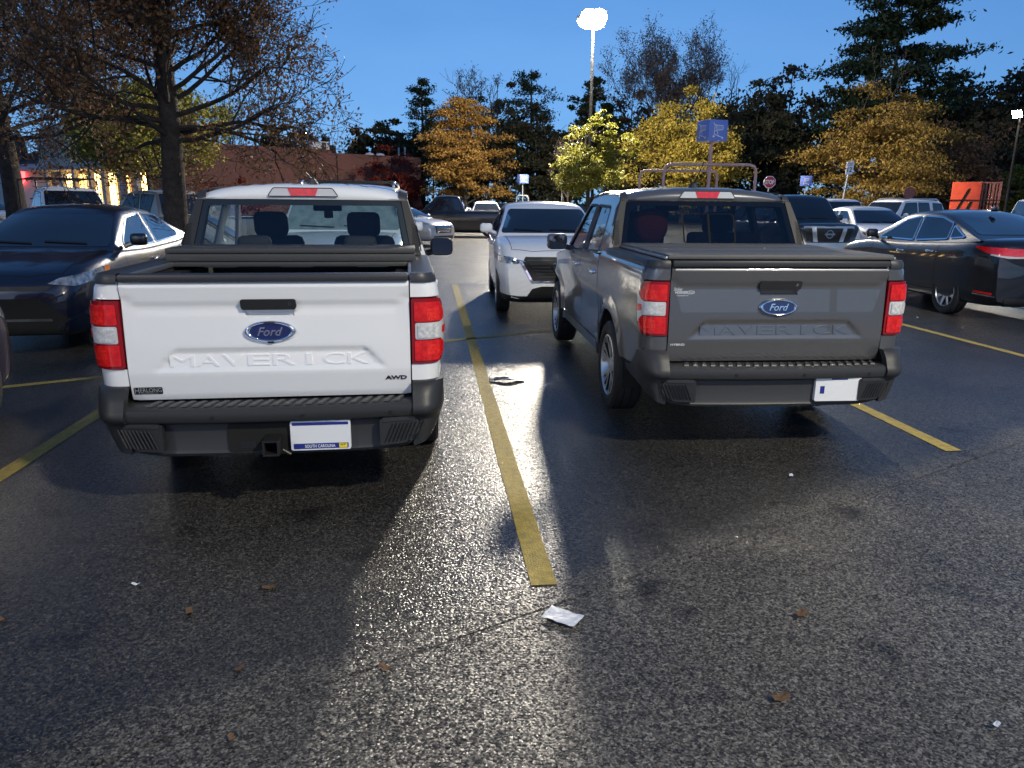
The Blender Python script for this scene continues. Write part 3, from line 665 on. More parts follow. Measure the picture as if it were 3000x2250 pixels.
    for sg in (-1, 1):
        def pb(s, z, o=0.0, sg=sg):
            x, y, zz = path(s, z, o, sg); yc = float(np.interp(z, [.31, .36, .505, .52, .535, .568, .60, .65, .70], [-.07, -.075, -.085, -.115, -.140, -.145, -.128, -.105, -.06]))
            q = max(0, min(1, (.34-s)/.28)); w_ = q*q*(3-2*q); k = min(1, s/.2); tuck = float(np.interp(z, [.34, .42, .50, .58, .70], [-.05, -.022, .0, .012, .004]))
            return (x+sg*tuck*k, y+(yc+.03)*w_, zz)
        cp = [(.004, .70), (.165, .70), (.23, .69), (.35, .568), (.46, .528), (.58, .52), (.57, .475), (.46, .455), (.33, .45), (.24, .435), (.16, .400), (.09, .360), (.004, .335), (.004, .52), (.004, .60)]
        MB().region(rnd(cp, .012), pb, .025, .016, .06).build('bumper_corner', M['bumperw'] if white else M['bumperg'], t, smooth=60)
        # textured corner pod
        pf = lambda u, v, d, sg=sg: (sg*u, -.098+.055*((u-.5)/.3)**2-d, v)
        pod = MB(); pod.prism(rnd([(.56, .365), (.70, .37), (.775, .425), (.775, .485), (.745, .515), (.56, .515)], .015), pf, -.02, .026); po = pod.build('step_pod', M['plastic'], t)
        rb = MB()
        for k in range(9):
            u = .585+k*.021; rb.add([pf(u, .385, .027), pf(u+.008, .385, .027), pf(u+.05, .485, .027), pf(u+.042, .485, .027), pf(u+.004, .385, .033), pf(u+.046, .485, .033)], [(0, 4, 5, 3), (1, 2, 5, 4)])
        rb.build('pod_ribs', M['plastic'], po)
        MB().prism(rnd([(.575, .497), (.745, .497), (.765, .52), (.575, .52)], .006), pf, .01, .03).build('pod_lip', M['bumperw'] if white else M['bumperg'], po)
    # step pad with ribs
    for k in range(23):
        x = lerp(-.62, .66, k/22); y0 = .045*(abs(x)/.8)**2
        MB().add([(x-.020, -.118+y0, .607), (x+.012, -.118+y0, .607), (x+.040, -.022+y0, .607), (x+.014, -.022+y0, .607), (x-.018, -.114+y0, .616), (x+.010, -.114+y0, .616), (x+.037, -.026+y0, .616), (x+.015, -.026+y0, .616)], [(4, 5, 6, 7), (0, 1, 5, 4), (1, 2, 6, 5), (2, 3, 7, 6), (3, 0, 4, 7)]).build('step_rib', M['ribs'], bp, smooth=0)
    for x in (-.30, .16, .62):
        MB().lathe([(0, -.003), (.011, -.003), (.012, 0)], (x, -.149+.045*(abs(x)/.8)**2, .552), 'Y', 12).build('parking_sensor', M['ink'], bp)
    if white:
        hi = MB(); o_, i_ = .042, .031
        for a, b, c_, d_ in ((0, o_-.005, o_*2, .011), (0, -o_+.005, o_*2, .011), (o_-.005, 0, .011, o_*2-.02), (-o_+.005, 0, .011, o_*2-.02)): hi.box((a, -.10, .40+b), (c_, .24, d_))
        hi.box((0, .0, .40), (.4, .08, .09), ch=.01); hi.box((-.14, -.085, .385), (.08, .02, .035)); hi.tube([(-.09, -.16, .345), (-.05, -.165, .375)], .007, 6); hi.tube([(.09, -.16, .345), (.05, -.165, .375)], .007, 6); hi.build('hitch_receiver', M['steelblk'], t)
        rc = MB(); rc.prism(rnd(rect(-.24, .345, .105, .505), .02), lambda u, v, d: (u, d, v), -.094, -.088); rc.build('hitch_recess', M['liner'], bp)
    # plate
    px, pz = (.245, .432) if white else (.42, .445)
    pl = lambda u, v, d=0.0: (px+u, -.118-d+.02*(px/.8), pz+v)
    po = MB(); po.prism(rnd(rect(-.158, -.082, .158, .082), .012), pl, -.03, .004); po = po.build('licence_plate', M['platew'], t)
    if white:
        MB().prism(rnd(rect(-.145, -.074, .145, -.044), .006), pl, .003, .0055).build('plate_band', M['plateb'], po)
        MB().prism(rnd(rect(-.148, .058, .148, .074), .006), pl, .003, .0055).build('plate_top_band', M['plateb'], po)
        lt = MB(); text(lt, 'SOUTH CAROLINA', -.085, -.068, .075, -.050, lambda u, v, o: pl(u, v, .007), bold=.02); lt.build('plate_lettering', M['platew'], po, smooth=0)
        MB().prism(rect(.095, -.072, .138, -.046), pl, .005, .007).build('plate_sticker', M['yellow'], po)
        lt = MB(); text(lt, 'SEP', .101, -.058, .132, -.048, lambda u, v, o: pl(u, v, .008)); lt.build('sticker_lettering', M['ink'], po, smooth=0)
    else:
        MB().prism(rect(-.125, -.03, -.095, .022), pl, .003, .0055).build('plate_flag', M['plateb'], po)
        lt = MB(); lt.prism(rect(-.05, .064, .06, .074), pl, .003, .0055); lt.build('plate_top_band', M['plateb'], po, smooth=0)
    mf = MB()
    mf.box((.62, .62, .36), (.05, .30, .26), ch=.01) if white else mf.box((.62, .7, .34), (.05, .2, .14), ch=.01)
    mf.tube([(.5, .2, .33), (.5, .75, .33)], .03, 8); mf.build('exhaust_pipe', M['steelblk'], t)
    return t
M['bumperw'] = mat('bumper_grey_plastic', (.027, .0275, .029), .45, bump=(300, .15, .001))
M['bumperg'] = mat('bumper_dark_plastic', (.033, .0335, .036), .45, bump=(300, .15, .001))
M['redhot'] = mat('bright_red_lens', (.9, .03, .02), .08, 0, 1.0, .02, noise=(90, (.6, .01, .01)))
M['revlens'] = mat('ribbed_reverse_lens', (.70, .70, .69), .2, 0, 1.0, .02, noise=(55, (.42, .42, .43)))
M['ribs'] = mat('step_rib_plastic', (.055, .056, .06), .42)
M['steelblk'] = mat('black_steel', (.03, .03, .032), .4, .5)
pickup('white pickup with its black bed cover folded open and a South Carolina plate', (-1.288, 3.871, -.005), R(7.84), 'white', 'the two pickups parked side by side', True)
pickup('dark grey pickup with a flat closed bed cover and split spoke wheels', (1.763, 4.876, .012), R(4.58), 'grey', 'the two pickups parked side by side', False)

# ------------------------------------------------------------------ the other parked cars
def proj(bvh, Rv, Uv, Dv, O=(0, 0, 0)):
    Rv, Uv, Dv, O = Vector(Rv), Vector(Uv), Vector(Dv).normalized(), Vector(O)
    def fn(u, v, off=0.0):
        P = O+Rv*u+Uv*v-Dv*9; h, n, i, d = bvh.ray_cast(P, Dv)
        if h is None:
            h, n, i, d = bvh.find_nearest(O+Rv*u+Uv*v-Dv*.6)
        if n.dot(Dv) > 0: n = -n
        return tuple(h+n*off)
    return fn
def fx(bvh, side): return proj(bvh, (0, 1, 0), (0, 0, 1), (-side, 0, 0))         # from a side: u = y, v = z
def fy(bvh, d): return proj(bvh, (1, 0, 0), (0, 0, 1), (0, -d, 0))               # from front (+1) or rear (-1): u = x, v = z
def fz(bvh): return proj(bvh, (1, 0, 0), (0, 1, 0), (0, 0, -1))
def fd(bvh, sx, d, h2=2.3, a=45):                                                        # oblique view of a front or rear corner: u runs outwards
    a = R(a); c, s = math.cos(a), math.sin(a); return proj(bvh, (sx*c, -d*s, 0), (0, 0, 1), (-sx*s, -d*c, 0), (0, d*h2, 0))
def bvh_of(o):
    me = o.data; return BVHTree.FromPolygons([v.co.copy() for v in me.vertices], [tuple(p.vertices) for p in me.polygons])

def car(label, cat, loc, head, paint, L=4.6, W=1.8, H=1.45, wb=2.7, fo=.92, wr=.325, belt=None, gh=None, cw=.70, roofm=None, zs=1.0, name='parked_car', group='cars parked in the lot', rim='five', spokes=5, lean=(.25, .18), wtop=.72, detail=None, truck=False, zl=.20, nose=(.80, .85), mirror=None, wsm='glassdark', rack=False, chrome=False, steer=0.0):
    """belt = (y,z) top line of the lower body; gh = front base y, front top y, rear top y, rear base y"""
    P = M[paint]; t = thing(name, label, cat, loc, R(head), group); t.scale = (1, 1, zs); hw_ = W/2; h2 = L/2
    by, bz = [b[0] for b in belt][::-1] if belt[0][0] > belt[-1][0] else [b[0] for b in belt], [b[1] for b in belt][::-1] if belt[0][0] > belt[-1][0] else [b[1] for b in belt]
    zb = lambda y: float(np.interp(y, by, bz))
    def plan(y):
        e = 1.0; k = max(0, (abs(y)-(h2-e))/e); f = nose[0] if y > 0 else nose[1]; return hw_*(1-(1-f)*k**2.2)
    ys = list(np.linspace(-h2, -h2+.5, 5))+list(np.linspace(-h2+.75, h2-.75, 16))+list(np.linspace(h2-.5, h2, 5)); rows = []
    for y in ys:
        w, z1 = plan(y), zb(y); e = max(0, (abs(y)-(h2-.32))/.32); z0 = zl+.07*e*e; top = z1-.05*e*e
        cr = .035 if y > gh[0] or y < gh[3] else .0
        pts = [(0, z0), (w*.8, z0), (w*.93, z0+.02), (w*.975, z0+.10), (w*.985, lerp(z0, top, .40)), (w, lerp(z0, top, .62)), (w*.995, lerp(z0, top, .80)), (w*.965, top-.055), (w*.92, top-.012), (w*.80, top+cr*.4), (w*.45, top+cr*.85), (0, top+cr)]
        ln = (lean[0] if y > 0 else lean[1]); sgy = 1 if y > 0 else -1; ee = max(0, (abs(y)-(h2-.6))/.6)
        row = [(x, y-sgy*ee*ln*max(0, (z-.55))**1.0*.9-sgy*ee*.10*(abs(x)/w)**3-sgy*ee*.10*max(0, .42-z), z) for x, z in pts]
        rows.append(row+[(-p[0], p[1], p[2]) for p in row[-2:0:-1]])
    mb = MB().grid(rows, closed=True); n = len(rows[0]); mb.f += [tuple(range(n)), tuple(range((len(rows)-1)*n, len(rows)*n))]; mb.m += [0, 0]
    o = mb.build('body', [P, M['liner']], t)
    wf, wrr = h2-fo, h2-fo-wb
    cut = MB()
    for y in (wf, wrr):
        for sg in (-1, 1):
            cut.prism([(y+(wr+.05)*math.cos(a), wr+.01+(wr+.05)*math.sin(a)) for a in np.linspace(0, 2*math.pi, 32, endpoint=False)], lambda u, v, d: (d, u, v), sg*(hw_+.2), sg*(hw_-.36))
    co = cut.build('cutter', [P, M['liner']]); co.data.polygons.foreach_set('material_index', [1]*len(co.data.polygons))
    m1 = o.modifiers.new('s', 'SUBSURF'); m1.levels = 1
    m2 = o.modifiers.new('b', 'BOOLEAN'); m2.object = co; m2.operation = 'DIFFERENCE'; m2.solver = 'EXACT'
    dg = bpy.context.evaluated_depsgraph_get(); ev = o.evaluated_get(dg); me = bpy.data.meshes.new_from_object(ev); o.modifiers.clear(); old = o.data; o.data = me; bpy.data.meshes.remove(old); me.name = 'body'
    bpy.data.objects.remove(co); me.shade_smooth(); me.set_sharp_from_angle(angle=R(32))
    # cabin
    f0, f1, r1, r0 = gh; zr = H-.03; wb0 = hw_*.93; wt = hw_*wtop
    xs_ = lambda z, zbb: lerp(wb0, wt, (z-zbb)/(zr-zbb))
    yy = list(np.linspace(f0, f1, 7))+list(np.linspace(f1, r1, 8))[1:]+list(np.linspace(r1, r0, 7))[1:]; rows = []
    for y in yy:
        b = zb(y)-.03
        if y >= f1: q = (f0-y)/(f0-f1); zt = lerp(zb(f0)-.02, zr, math.sin(q*math.pi/2)**.85 if False else q-.10*q*(1-q)*-1)
        elif y <= r1: q = (y-r0)/(r1-r0+1e-6); zt = lerp(zb(r0)-.02, zr, q+.10*q*(1-q))
        else: q = (y-r1)/(f1-r1); zt = zr+.03*math.sin(q*math.pi)
        zt = max(zt, b+.012); wtp = min(xs_(min(zt, zr), zb(y)), wb0); k = min(1, (zt-b)/.3); cr = .045*k
        pts = [(wb0, b)]+[(lerp(wb0, wtp, q), lerp(b, zt-.05*k, q)) for q in (.33, .66, 1)]+[(wtp-.035*k, zt-.012*k), (wtp-.10*k, zt+.3*cr*.5), (wtp*.55, zt+cr*.75), (0, zt+cr)]
        row = [(x, y, z) for x, z in pts]; rows.append(row+[(-p[0], p[1], p[2]) for p in row[-2::-1]])
    cb = MB().grid(rows).build('cabin', roofm or P, t, smooth=60)
    m1 = cb.modifiers.new('s', 'SUBSURF'); m1.levels = 1; dg = bpy.context.evaluated_depsgraph_get(); me = bpy.data.meshes.new_from_object(cb.evaluated_get(dg)); cb.modifiers.clear(); old = cb.data; cb.data = me; bpy.data.meshes.remove(old); me.shade_smooth(); me.name = 'cabin'
    B, C_ = bvh_of(o), bvh_of(cb); G = M['glassdark']
    zbf, zbr = zb(f0), zb(r0)
    # windscreen and rear window
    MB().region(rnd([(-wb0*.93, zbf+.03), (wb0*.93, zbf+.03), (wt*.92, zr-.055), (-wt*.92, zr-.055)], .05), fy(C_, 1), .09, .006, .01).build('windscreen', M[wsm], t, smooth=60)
    wip = MB()
    for s_, e_ in ((-.55, -.02), (.12, .62)): wip.ribbon([(s_*wb0*1.1, zbf+.055), (e_*wb0*1.1, zbf+.075)], fy(C_, 1), .014, .016)
    wip.build('wiper', M['ink'], t, smooth=0)
    rear_hi = zr-.05
    MB().region(rnd([(-wb0*.86, zbr+.05), (wb0*.86, zbr+.05), (wt*.88, rear_hi), (-wt*.88, rear_hi)], .05), fy(C_, -1), .09, .006, .01).build('rear_window', G, t, smooth=60)
    D = detail or {}
    for sg in (-1, 1):
        S, SB = fx(C_, sg), fx(B, sg)
        wins = D.get('side') or [[(f0-.32, zb(f0-.3)+.03), (f1-.06, zr-.075), (lerp(f1, r1, .48)+.03, zr-.06), (lerp(f1, r1, .48)+.05, zb(0)+.03)], [(lerp(f1, r1, .48)-.05, zb(0)+.03), (lerp(f1, r1, .48)-.04, zr-.06), (r1+.02, zr-.085), (r0+.42, zb(r0+.4)+.05)]]
        for wp in wins:
            wo = MB().region(rnd(wp, .035), S, .10, .005, .008).build('side_window', G, t, smooth=60)
            MB().ribbon(rnd(wp, .035), S, .020, .008, closed=True).build('window_trim', M['chrome'] if chrome else M['ink'], wo, smooth=60)
        # shut lines, handles
        gm = MB(); yb = lerp(f1, r1, .48)
        for yl in (f0-.28, yb, max(r0+.25, wrr+.30)): gm.ribbon([(yl, zb(yl)-.07), (yl+.02, zl+.14)], SB, .010, .0015)
        gm.ribbon([(f0-.28, zl+.14), (max(r0+.25, wrr+.30), zl+.14)], SB, .010, .0015); gm.build('door_gap', M['gapm'], t, smooth=0)
        for yh in (yb+.17, max(r0+.25, wrr+.30)+.17):
            z = zb(yh)-.16; px = SB(yh, z, .02); MB().box(px, (.03, .19, .032), ch=.01).build('door_handle', M['chrome'] if chrome else P, t)
        # mirror
        mz = zb(f0-.35)+.09; mm = MB(); mm.box((sg*(hw_+.10), f0-.42, mz), (.20, .11, .135), ch=.04); mm.tube([(sg*(hw_-.06), f0-.36, mz-.08), (sg*(hw_+.04), f0-.42, mz-.04)], .025, 6)
        mm.build('mirror', M[mirror] if mirror else P, t, smooth=55)
        for y in (wf, wrr): wheel(t, sg*(hw_-.125), y, sg, wr, .215, wr*.66, spokes, rim, steer=steer if y == wf else 0)
    # bonnet shut line
    T = fz(B); gm = MB(); xb = hw_*.80
    gm.ribbon([(-xb, f0+.05), (-xb*.92, h2-.30), (-xb*.5, h2-.20), (xb*.5, h2-.20), (xb*.92, h2-.30), (xb, f0+.05)], T, .009, .0015); gm.build('bonnet_gap', M['gapm'], t, smooth=0)
    if D.get('front') is not None:
        for (nm, view, poly, m, off, *rest) in D['front']:
            rim_ = rest[0] if rest else .02
            for sg in ((-1, 1) if view in ('corner', 'pair') else (1,)):
                if view == 'corner': fn = fd(B, sg, 1, h2)
                elif view == 'pair': f_ = fy(B, 1); fn = lambda u, v, o=0.0, f_=f_, sg=sg: f_(sg*u, v, o)
                else: fn = fy(B, 1)
                MB().region(rnd(poly, .012), fn, .045, off, rim_).build(nm, M[m], t, smooth=50)
    for (nm, view, poly, m, off) in D.get('rear', []):
        for sg in ((-1, 1) if view in ('corner', 'pair') else (1,)):
            if view == 'corner': fn = fd(B, sg, -1, h2)
            elif view == 'pair': f_ = fy(B, -1); fn = lambda u, v, o=0.0, f_=f_, sg=sg: f_(sg*u, v, o)
            else: fn = fy(B, -1)
            MB().region(rnd(poly, .012), fn, .045, off, .02).build(nm, M[m], t, smooth=50)
    if rack:
        for sg in (-1, 1): MB().tube([(sg*(wt-.06), f1-.25, zr+.03), (sg*(wt-.05), f1-.38, zr+.085), (sg*(wt-.05), r1+.3, zr+.085), (sg*(wt-.06), r1+.15, zr+.03)], .022, 8).build('roof_rail', M['chrome'], t, smooth=60)
        for y in (f1-.6, r1+.55): MB().box((0, y, zr+.10), (2*wt-.1, .05, .022), ch=.008).build('cross_bar', M['ink'], t)
    if truck:                                                     # an open pickup bed behind the cab
        y0, y1 = -h2+.06, gh[3]-.06
        MB().box((0, (y0+y1)/2, zb(y0)+.012), (W*.80, y1-y0, .03), ch=.01).build('bed_opening', M['liner'], t)
    t['_body'] = 0; del t['_body']
    t_ = dict(B=B, C=C_, root=t, zb=zb, zr=zr, wt=wt, h2=h2, hw=hw_, body=o)
    return t_

SED = dict(belt=[(2.32, .62), (2.25, .74), (1.9, .86), (1.0, 1.0), (0, .99), (-1.2, 1.02), (-1.9, 1.06), (-2.2, 1.04), (-2.32, .92)], gh=(1.05, .12, -.85, -1.75))
def sedan_front(hl='lamp', hw_=.88, z=.70, lower='plastic', grille=True):
    f = [('headlight', 'corner', [(hw_*.50, z-.04), (hw_*.70, z+.02), (hw_*1.33, z+.10), (hw_*1.30, z+.04), (hw_*.95, z-.055)], hl, .008),
         ('lower_grille', 'mid', [(-.52, .26), (.52, .26), (.58, .40), (.48, .50), (-.48, .50), (-.58, .40)], lower, .006), ('upper_grille', 'mid', [(-.42, .595), (.42, .595), (.45, .635), (-.45, .635)], lower, .006)]
    return f

# navy saloon facing the camera, left of the white pickup
c = car('dark navy saloon facing the camera left of the white pickup', 'car', (-5.68, 9.80, 0), 187.0, 'navy', L=4.65, W=1.78, H=1.455, zs=1.065, chrome=True, mirror='black', spokes=7,
    belt=[(2.32, .66), (2.22, .80), (1.7, .93), (1.02, 1.02), (0, 1.0), (-1.2, 1.03), (-1.9, 1.08), (-2.2, 1.06), (-2.32, .94)], gh=(1.12, .22, -.80, -1.85),
    detail=dict(side=[[(.70, 1.01), (.66, 1.08), (.16, 1.34), (-.30, 1.385), (-.36, 1.02)], [(-.44, 1.02), (-.38, 1.385), (-.95, 1.345), (-1.42, 1.12), (-1.36, 1.06)]],
    front=[('headlight', 'corner', [(.50, .735), (.62, .785), (1.20, .865), (1.30, .87), (1.27, .815), (.98, .735), (.74, .705)], 'lamp', .008), ('indicator', 'corner', [(1.17, .805), (1.20, .858), (1.295, .865), (1.27, .818)], 'amber', .011),
           ('lower_grille', 'mid', [(-.66, .24), (.66, .24), (.74, .38), (.46, .60), (-.46, .60), (-.74, .38)], 'gapm', .006), ('upper_grille', 'mid', [(-.55, .675), (.55, .675), (.60, .715), (-.60, .715)], 'ink', .007), ('bumper_fin', 'pair', [(.60, .30), (.80, .34), (.84, .52), (.78, .42)], 'navy', .012), ('grille_bar', 'mid', [(-.58, .375), (.58, .375), (.56, .40), (-.56, .40)], 'trim', .012)],
    rear=[('tail_light', 'corner', [(.7, .84), (1.25, .86), (1.2, .98), (.7, .96)], 'red', .008)]))
# white crossover facing the camera between the pickups
c = car('white crossover with black grille facing the camera between the pickups', 'car', (.50, 12.85, 0), 184.0, 'white', L=4.28, W=1.765, H=1.535, wb=2.57, fo=.84, wr=.345, zs=1.07, name='crossover', lean=(.20, .15), spokes=5,
    belt=[(2.14, .80), (2.06, .88), (1.7, .985), (.95, 1.09), (0, 1.06), (-1.2, 1.10), (-1.8, 1.12), (-2.05, 1.06), (-2.14, .95)], gh=(1.02, .18, -1.20, -1.95), wtop=.74,
    detail=dict(front=[('cladding', 'mid', [(-.88, .19), (.88, .19), (.90, .33), (.55, .30), (-.55, .30), (-.90, .33)], 'plastic', .012), ('grille', 'mid', [(-.34, .50), (.34, .50), (.50, .76), (.46, .83), (-.46, .83), (-.50, .76)], 'ink', .006), ('lower_grille', 'mid', [(-.44, .295), (.44, .295), (.36, .40), (.22, .435), (-.22, .435), (-.36, .40)], 'gapm', .010),
           ('headlight', 'corner', [(.40, .77), (.52, .735), (.96, .745), (1.23, .81), (1.26, .885), (1.02, .85), (.62, .825)], 'lamp', .010), ('daytime_light', 'corner', [(.80, .765), (.93, .765), (.95, .82), (.82, .82)], 'chrome', .014), ('indicator', 'corner', [(1.10, .80), (1.20, .825), (1.22, .862), (1.10, .845)], 'amber', .013),
           ('fog_slot', 'corner', [(.93, .37), (.99, .37), (1.07, .56), (.97, .56), (.90, .45)], 'plastic', .010), ('fog_light', 'corner', [(.955, .49), (1.03, .51), (1.04, .55), (.965, .55)], 'amber', .014)],
    rear=[('tail_light', 'corner', [(.7, .9), (1.2, .95), (1.2, 1.02), (.7, 1.02)], 'red', .008)]))
def bars(c, x0, x1, zlist, m, h=.012, taper=0.0, nm='grille_bar'):
    f = fy(c['B'], 1)
    for i, z in enumerate(zlist):
        k = taper*(zlist[0]-z); MB().region(rect(x0+k, z, x1-k, z+h), f, .06, .016, .012).build(nm, M[m], c['root'])
bars(c, -.43, .43, [.775, .73, .685, .64, .595, .555], 'trim', .016, .75)
f = fy(c['B'], 1); m = MB(); m.ribbon([(-.66, .765), (-.515, .76), (-.36, .495), (.36, .495), (.515, .76), (.66, .765)], f, .030, .016); m.build('grille_surround', M['chrome'], c['root'])
MB().region(oval(0, .70, .085, .065, 24), f, .03, .024, .02, holes=[oval(0, .70, .068, .050, 24)]).build('emblem', M['chrome'], c['root'])
m = MB(); m.ribbon([(-.065, .73), (-.035, .70), (0, .675), (.035, .70), (.065, .73)], f, .014, .026); m.build('emblem_wing', M['chrome'], c['root'])
# black saloon seen from behind, right
c = car('shiny black saloon seen from its rear corner at the right edge', 'car', (7.62, 13.05, 0), 4.2, 'black', L=4.86, W=1.86, H=1.465, wb=2.805, fo=.96, wr=.335, zs=1.07, chrome=True, lean=(.22, .10), spokes=8, steer=.0,
    belt=[(2.43, .66), (2.3, .80), (1.8, .92), (1.1, 1.01), (0, 1.01), (-1.2, 1.06), (-1.9, 1.11), (-2.3, 1.09), (-2.43, .99)], gh=(1.15, .25, -.75, -1.92),
    detail=dict(side=[[(.78, 1.03), (.20, 1.33), (-.18, 1.39), (-.24, 1.03)], [(-.31, 1.03), (-.25, 1.395), (-.72, 1.38), (-1.05, 1.30), (-1.12, 1.08)], [(-1.18, 1.09), (-1.11, 1.27), (-1.52, 1.12)]],
    front=[('headlight', 'corner', [(.5, .66), (.9, .70), (1.3, .80), (1.2, .70), (.9, .62)], 'lamp', .008)],
    rear=[('tail_light', 'corner', [(.25, .895), (.60, .89), (.84, .925), (1.02, 1.0), (1.0, 1.02), (.8, 1.01), (.25, .985)], 'red', .010), ('reverse_light', 'corner', [(.30, .875), (.58, .868), (.80, .905), (.78, .92), (.56, .895), (.30, .90)], 'clear', .014), ('reflector', 'corner', [(.70, .37), (.96, .39), (.96, .415), (.70, .40)], 'red', .010), ('diffuser', 'mid', [(-.6, .22), (.6, .22), (.66, .33), (-.66, .33)], 'plastic', .01), ('bumper_trim', 'corner', [(.66, .345), (.97, .365), (.97, .378), (.66, .36)], 'chrome', .011)]))
an = MB(); an.box((0, -.95, c['zr']+.075), (.045, .17, .07), ch=.02); an.build('antenna', M['black'], c['root'])
# tall silver SUV nose to nose with the white pickup
c = car('white SUV with chrome roof rails nose to nose with the white pickup', 'SUV', (-2.60, 11.9, 0), 186.3, 'white', L=4.9, W=1.93, H=1.79, wb=2.86, fo=.95, wr=.37, zs=1.055, name='suv', rack=True, wsm='sheen', lean=(.12, .10), wtop=.80,
    belt=[(2.45, .86), (2.36, .98), (1.7, 1.09), (.95, 1.15), (0, 1.10), (-1.5, 1.12), (-2.2, 1.14), (-2.45, 1.06)], gh=(.95, .20, -2.0, -2.38), nose=(.90, .88),
    detail=dict(front=[('headlight', 'corner', [(.5, .82), (1.05, .84), (1.28, .98), (.9, .97), (.5, .93)], 'lamp', .008), ('grille', 'mid', [(-.5, .66), (.5, .66), (.56, .9), (-.56, .9)], 'chrome', .008), ('lower_grille', 'mid', rect(-.6, .3, .6, .5), 'plastic', .008)], rear=[('tail_light', 'corner', [(.9, .9), (1.25, .9), (1.2, 1.1), (.9, 1.1)], 'red', .008)]))
for z in (.70, .76, .82): MB().region(rect(-.50, z, .50, z+.018), fy(c['B'], 1), .06, .02, .012).build('grille_bar', M['ink'], c['root'])
# dark SUV with a bold chrome grille behind the grey pickup
c = car('dark grey SUV with chrome struts around its black grille behind the grey pickup', 'SUV', (7.85, 21.5, 0), 184.2, 'charcoal', L=5.0, W=1.88, H=1.80, wb=2.9, fo=.95, wr=.39, zs=1.06, name='suv', lean=(.06, .08), wtop=.80, nose=(.93, .92),
    belt=[(2.5, 1.04), (2.42, 1.10), (1.7, 1.14), (1.15, 1.17), (0, 1.14), (-1.5, 1.14), (-2.3, 1.14), (-2.5, 1.08)], gh=(1.25, .62, -1.9, -2.38),
    detail=dict(front=[('grille', 'mid', [(-.56, .72), (.56, .72), (.64, 1.045), (-.64, 1.045)], 'ink', .008), ('grille_strut', 'pair', [(.28, .70), (.39, .70), (.47, 1.05), (.36, 1.05)], 'silver', .020), ('grille_frame', 'mid', [(-.66, 1.02), (.66, 1.02), (.66, 1.06), (-.66, 1.06)], 'silver', .020), ('headlight', 'corner', [(.60, .76), (1.02, .76), (1.24, .90), (1.22, 1.03), (.70, 1.03)], 'clear', .010), ('lower_grille', 'mid', rect(-.7, .36, .7, .52), 'plastic', .010), ('bumper_bar', 'mid', rect(-.9, .54, .9, .68), 'silver', .012)],
    rear=[('tail_light', 'corner', [(1.0, .9), (1.25, .9), (1.2, 1.1), (1.0, 1.1)], 'red', .008)]))
f = fy(c['B'], 1)
MB().region(oval(0, .885, .10, .10, 28), f, .03, .032, .02, holes=[oval(0, .885, .078, .078, 28)]).build('emblem', M['chrome'], c['root']); MB().region(rect(-.135, .865, .135, .905), f, .04, .036, .02).build('emblem_bar', M['chrome'], c['root'])
# white saloon beside it
c = car('white saloon parked between the dark SUV and the black saloon', 'car', (11.0, 23.6, 0), 182.5, 'white', L=4.8, W=1.84, H=1.47, wb=2.78, zs=1.09, belt=[(2.4, .66), (2.3, .80), (1.8, .92), (1.1, 1.01), (0, 1.0), (-1.2, 1.03), (-1.9, 1.08), (-2.3, 1.06), (-2.4, .95)], gh=(1.12, .25, -.85, -1.85),
    detail=dict(front=sedan_front(z=.74)))
# white SUVs further back on the right
c = car('white SUV with a chrome mirror in the row behind the white saloon', 'SUV', (12.6, 29.8, 0), 184, 'white', L=4.8, W=1.9, H=1.74, wb=2.8, zs=1.08, name='suv', wr=.36, wtop=.80, belt=[(2.4, .9), (2.3, 1.0), (1.7, 1.08), (1.1, 1.12), (0, 1.1), (-1.5, 1.12), (-2.2, 1.12), (-2.4, 1.04)], gh=(1.15, .5, -1.9, -2.32), mirror='chrome', detail=dict(front=sedan_front(z=.86)))
c = car('long white SUV showing its side windows behind the white saloon roof', 'SUV', (16.4, 32.6, 0), 118, 'white', L=4.9, W=1.92, H=1.80, wb=2.85, zs=1.05, name='suv', wr=.37, wtop=.80, rack=True, belt=[(2.45, .9), (2.35, 1.0), (1.7, 1.09), (1.1, 1.13), (0, 1.12), (-1.5, 1.14), (-2.2, 1.14), (-2.45, 1.05)], gh=(1.15, .5, -2.0, -2.38),
    detail=dict(front=sedan_front(z=.86), side=[[(.80, 1.17), (.42, 1.68), (-.30, 1.70), (-.32, 1.17)], [(-.42, 1.17), (-.40, 1.70), (-1.10, 1.70), (-1.22, 1.18)], [(-1.42, 1.20), (-1.36, 1.69), (-1.98, 1.66), (-2.10, 1.20)]]))
c = car('white double cab work truck cut off by the right edge of the picture', 'pickup truck', (20.8, 29.5, 0), -96, 'silver', L=5.6, W=1.95, H=1.95, wb=3.4, zs=1.0, name='work_truck', wr=.40, wtop=.82, truck=True, belt=[(2.8, 1.0), (2.7, 1.12), (2.0, 1.2), (1.5, 1.26), (0, 1.24), (-.9, 1.25), (-2.7, 1.25), (-2.8, 1.2)], gh=(1.5, .9, -.75, -.95), detail=dict(front=sedan_front(z=.95)))
